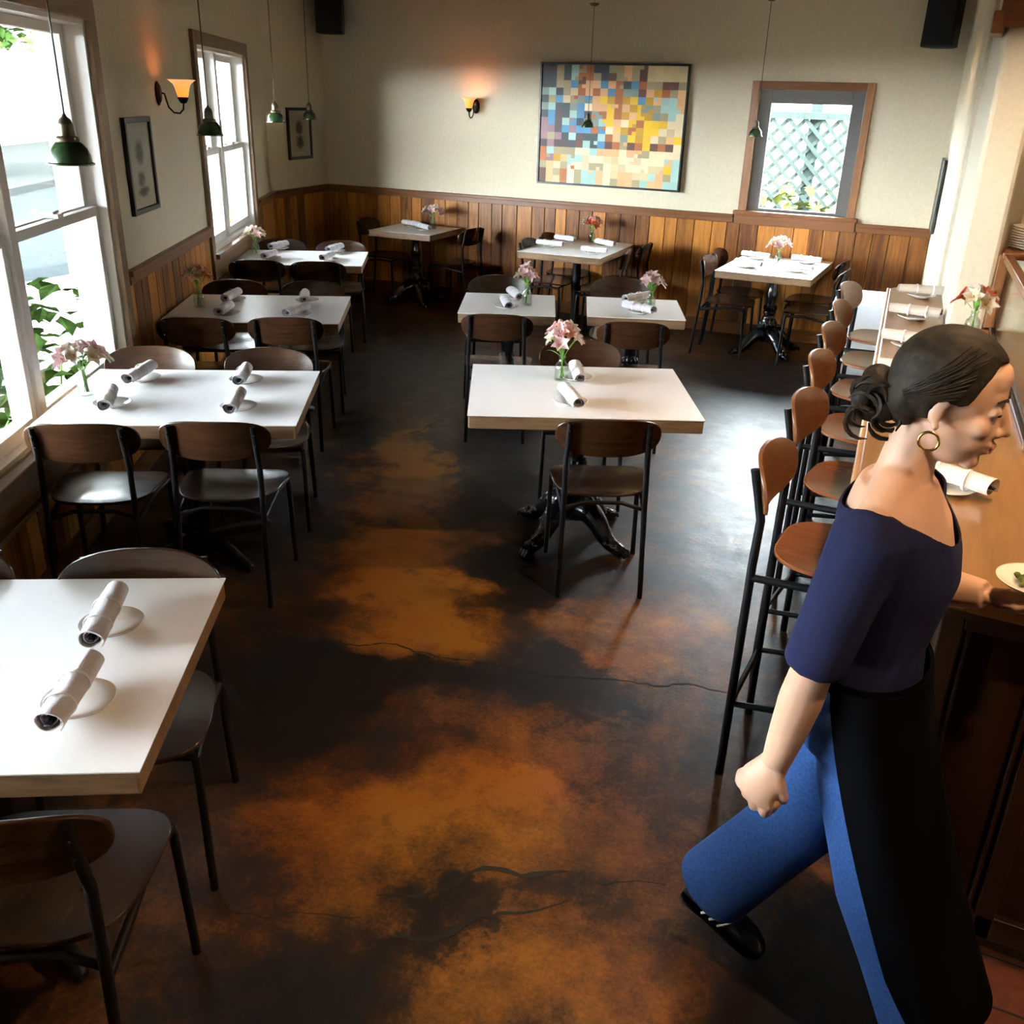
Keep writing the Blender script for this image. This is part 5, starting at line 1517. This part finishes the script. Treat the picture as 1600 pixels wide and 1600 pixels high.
dR, dL = (WR - ER).normalized(), (WL - ELb).normalized()
def top_cut(p):
    if p.z < 0.945: return True
    y = (p.y - 1.835) / 0.175
    line = 1.302 + 0.050 * min(1, abs(y)) ** 2 - 0.03 * (p.x + 0.05) / 0.1 * (1 if p.x > -0.05 else 0.2)
    if p.z > line: return True
    for W_, E_, d2 in ((WR, ER, dR), (WL, ELb, dL)):
        if (p - E_).dot(d2) > (0.004 if E_ is ER else 0.03) and (p - W_).length < 0.30 and (p - E_).length < 0.09 and (p.y < 1.69 or p.y > 1.95): return True
    return False
remeshed(top, 0.0055, 4, 'navy_top', M['navy'], cut=top_cut, solid=0.004)

# wide jeans
jn = MB()
jn.rings([[(-0.045 + rx * math.cos(2 * PI * k / 26), 1.832 + ry * math.sin(2 * PI * k / 26), z) for k in range(26)] for rx, ry, z in ((0.098, 0.140, 1.00), (0.106, 0.158, 0.94), (0.116, 0.172, 0.87), (0.112, 0.168, 0.80), (0.06, 0.12, 0.76))])
jn.tube([HIPR + Vector((0, 0, 0.03)), HIPR.lerp(KR, 0.35), HIPR.lerp(KR, 0.75), KR, KR.lerp(AR, 0.4), KR.lerp(AR, 0.85), AR + Vector((-0.01, 0, 0.02))], [0.088, 0.092, 0.088, 0.086, 0.086, 0.092, 0.095], 20)
jn.tube([HIPL + Vector((0, 0, 0.03)), HIPL.lerp(KL, 0.35), HIPL.lerp(KL, 0.75), KL, KL.lerp(AL, 0.4), KL.lerp(AL, 0.82), AL + Vector((0.008, 0, 0.012))], [0.088, 0.094, 0.092, 0.092, 0.092, 0.096, 0.098], 20)
for (a, b_, r_) in ((Vector((-0.20, 1.86, 0.43)), Vector((-0.07, 1.835, 0.52)), 0.010), (Vector((-0.26, 1.86, 0.32)), Vector((-0.13, 1.82, 0.40)), 0.012), (Vector((-0.31, 1.83, 0.22)), Vector((-0.21, 1.83, 0.20)), 0.010), (Vector((-0.16, 1.83, 0.50)), Vector((-0.05, 1.82, 0.60)), 0.010)):
    jn.capsule(a, r_, b_, r_ * 0.6, 8)
dJR, dJL = (AR - KR).normalized(), (AL - KL).normalized()
def jean_cut(p):
    if p.z > 0.965: return True
    if p.z < 0.5:
        if p.x > 0.0 and (p - AR).dot(dJR) > 0.0: return True
        if p.x < -0.05 and (p - AL).dot(dJL) > -0.022: return True
    return False
remeshed(jn, 0.007, 5, 'jeans', M['denim'], cut=jean_cut, solid=0.004)

# apron wrapped round the front, falling over the forward leg
def apron_pt(a, b_):
    z = 0.985 - b_ * 0.80
    # at the waist it wraps from the right hip round the front to the left hip
    t_ = b_
    cx = -0.045 + 0.255 * t_ ** 1.3; cyy = 1.832
    rx = 0.126 + 0.016 * t_; ry = 0.194 - 0.006 * t_
    a0 = math.radians(-112 + 10 * t_); a1 = math.radians(112 - 20 * t_)
    an = a0 + (a1 - a0) * a
    w = 1 + 0.035 * t_ * math.sin(an * 5 + 1.5)
    n = Vector((math.cos(an), math.sin(an), 0.1))
    return Vector((cx + rx * w * math.cos(an), cyy + ry * w * math.sin(an), z)) - PO, n.normalized()
ap = MB().sheet(40, 16, apron_pt, 0.004).build('apron', M['apron'], person, 60)
def belt(a):
    an = 2 * PI * a
    return Vector((-0.045 + 0.122 * math.cos(an), 1.832 + 0.170 * math.sin(an), 0.972)) - PO
MB().sheet(44, 2, lambda a, b_: (belt(a) + Vector((0, 0, 0.03 * (b_ - 0.5))), Vector((math.cos(2 * PI * a), math.sin(2 * PI * a), 0))), 0.004).build('apron_tie', M['apron'], person, 60)

# shoes
def shoe(heel, toe, up, label):
    heel, toe, up = Vector(heel), Vector(toe), Vector(up).normalized()
    f = (toe - heel); L_ = f.length; f.normalize(); up = (up - f * up.dot(f)).normalized(); s = up.cross(f)
    rings, sole = [], []
    for t_, w, h in ((0.0, 0.020, 0.035), (0.06, 0.031, 0.062), (0.18, 0.034, 0.078), (0.34, 0.034, 0.074), (0.5, 0.038, 0.060), (0.68, 0.043, 0.046), (0.84, 0.040, 0.036), (0.95, 0.028, 0.026), (1.0, 0.012, 0.016)):
        c = heel + f * (L_ * t_)
        rings.append([c + s * (w * math.cos(2 * PI * k / 16)) + up * (0.014 + (h) * (0.5 + 0.5 * math.sin(2 * PI * k / 16))) for k in range(16)])
        sole.append([c + s * ((w + 0.004) * math.cos(2 * PI * k / 16)) + up * (0.009 + 0.009 * math.sin(2 * PI * k / 16)) for k in range(16)])
    mb = MB().rings([[p - PO for p in r] for r in rings]); o = mb.build('shoe', M['shoe'], person, 60)
    MB().rings([[p - PO for p in r] for r in sole]).build('sole', M['shoe'], o, 60)
    for k in range(3):
        c = heel + f * (L_ * (0.26 + 0.10 * k)); d = heel + f * (L_ * (0.34 + 0.10 * k))
        for sg in (-1, 1):
            MB().tube([c + s * sg * 0.0365 + up * 0.024 - PO, (c + d) / 2 + s * sg * 0.0375 + up * 0.042 - PO, d + s * sg * 0.031 + up * 0.064 - PO], 0.0035, 6).build('stripe', M['shoe_white'], o, 60)
    return o
shoe((-0.372, 1.90, 0.105), (-0.150, 1.885, 0.004), (0.35, 0, 1), 'rear shoe')
shoe((0.215, 1.735, 0.0), (0.460, 1.73, 0.0), (0, 0, 1), 'front shoe')

# plate in the hand
t = thing('served_plate', 'small white plate of green food held in the left hand', 'plate', PC)
MB().lathe([(0.0, 0.0), (0.040, 0.0), (0.046, 0.003), (0.072, 0.014), (0.076, 0.018), (0.073, 0.0185), (0.068, 0.016), (0.043, 0.007), (0.0, 0.006)], 36).build('dish', M['china'], t, 45)
mb = MB()
for k in range(34):
    a, r = rr.uniform(0, 6.3), 0.038 * math.sqrt(rr.random())
    mb.ell((r * math.cos(a), r * math.sin(a), 0.012 + rr.uniform(0, 0.010)), (rr.uniform(0.006, 0.011), rr.uniform(0.004, 0.008), 0.005), Matrix.Rotation(rr.uniform(0, 3), 3, 'Z'), 7, 4)
fo = mb.build('food', M['food'], t, 60); fo['kind'] = 'stuff'
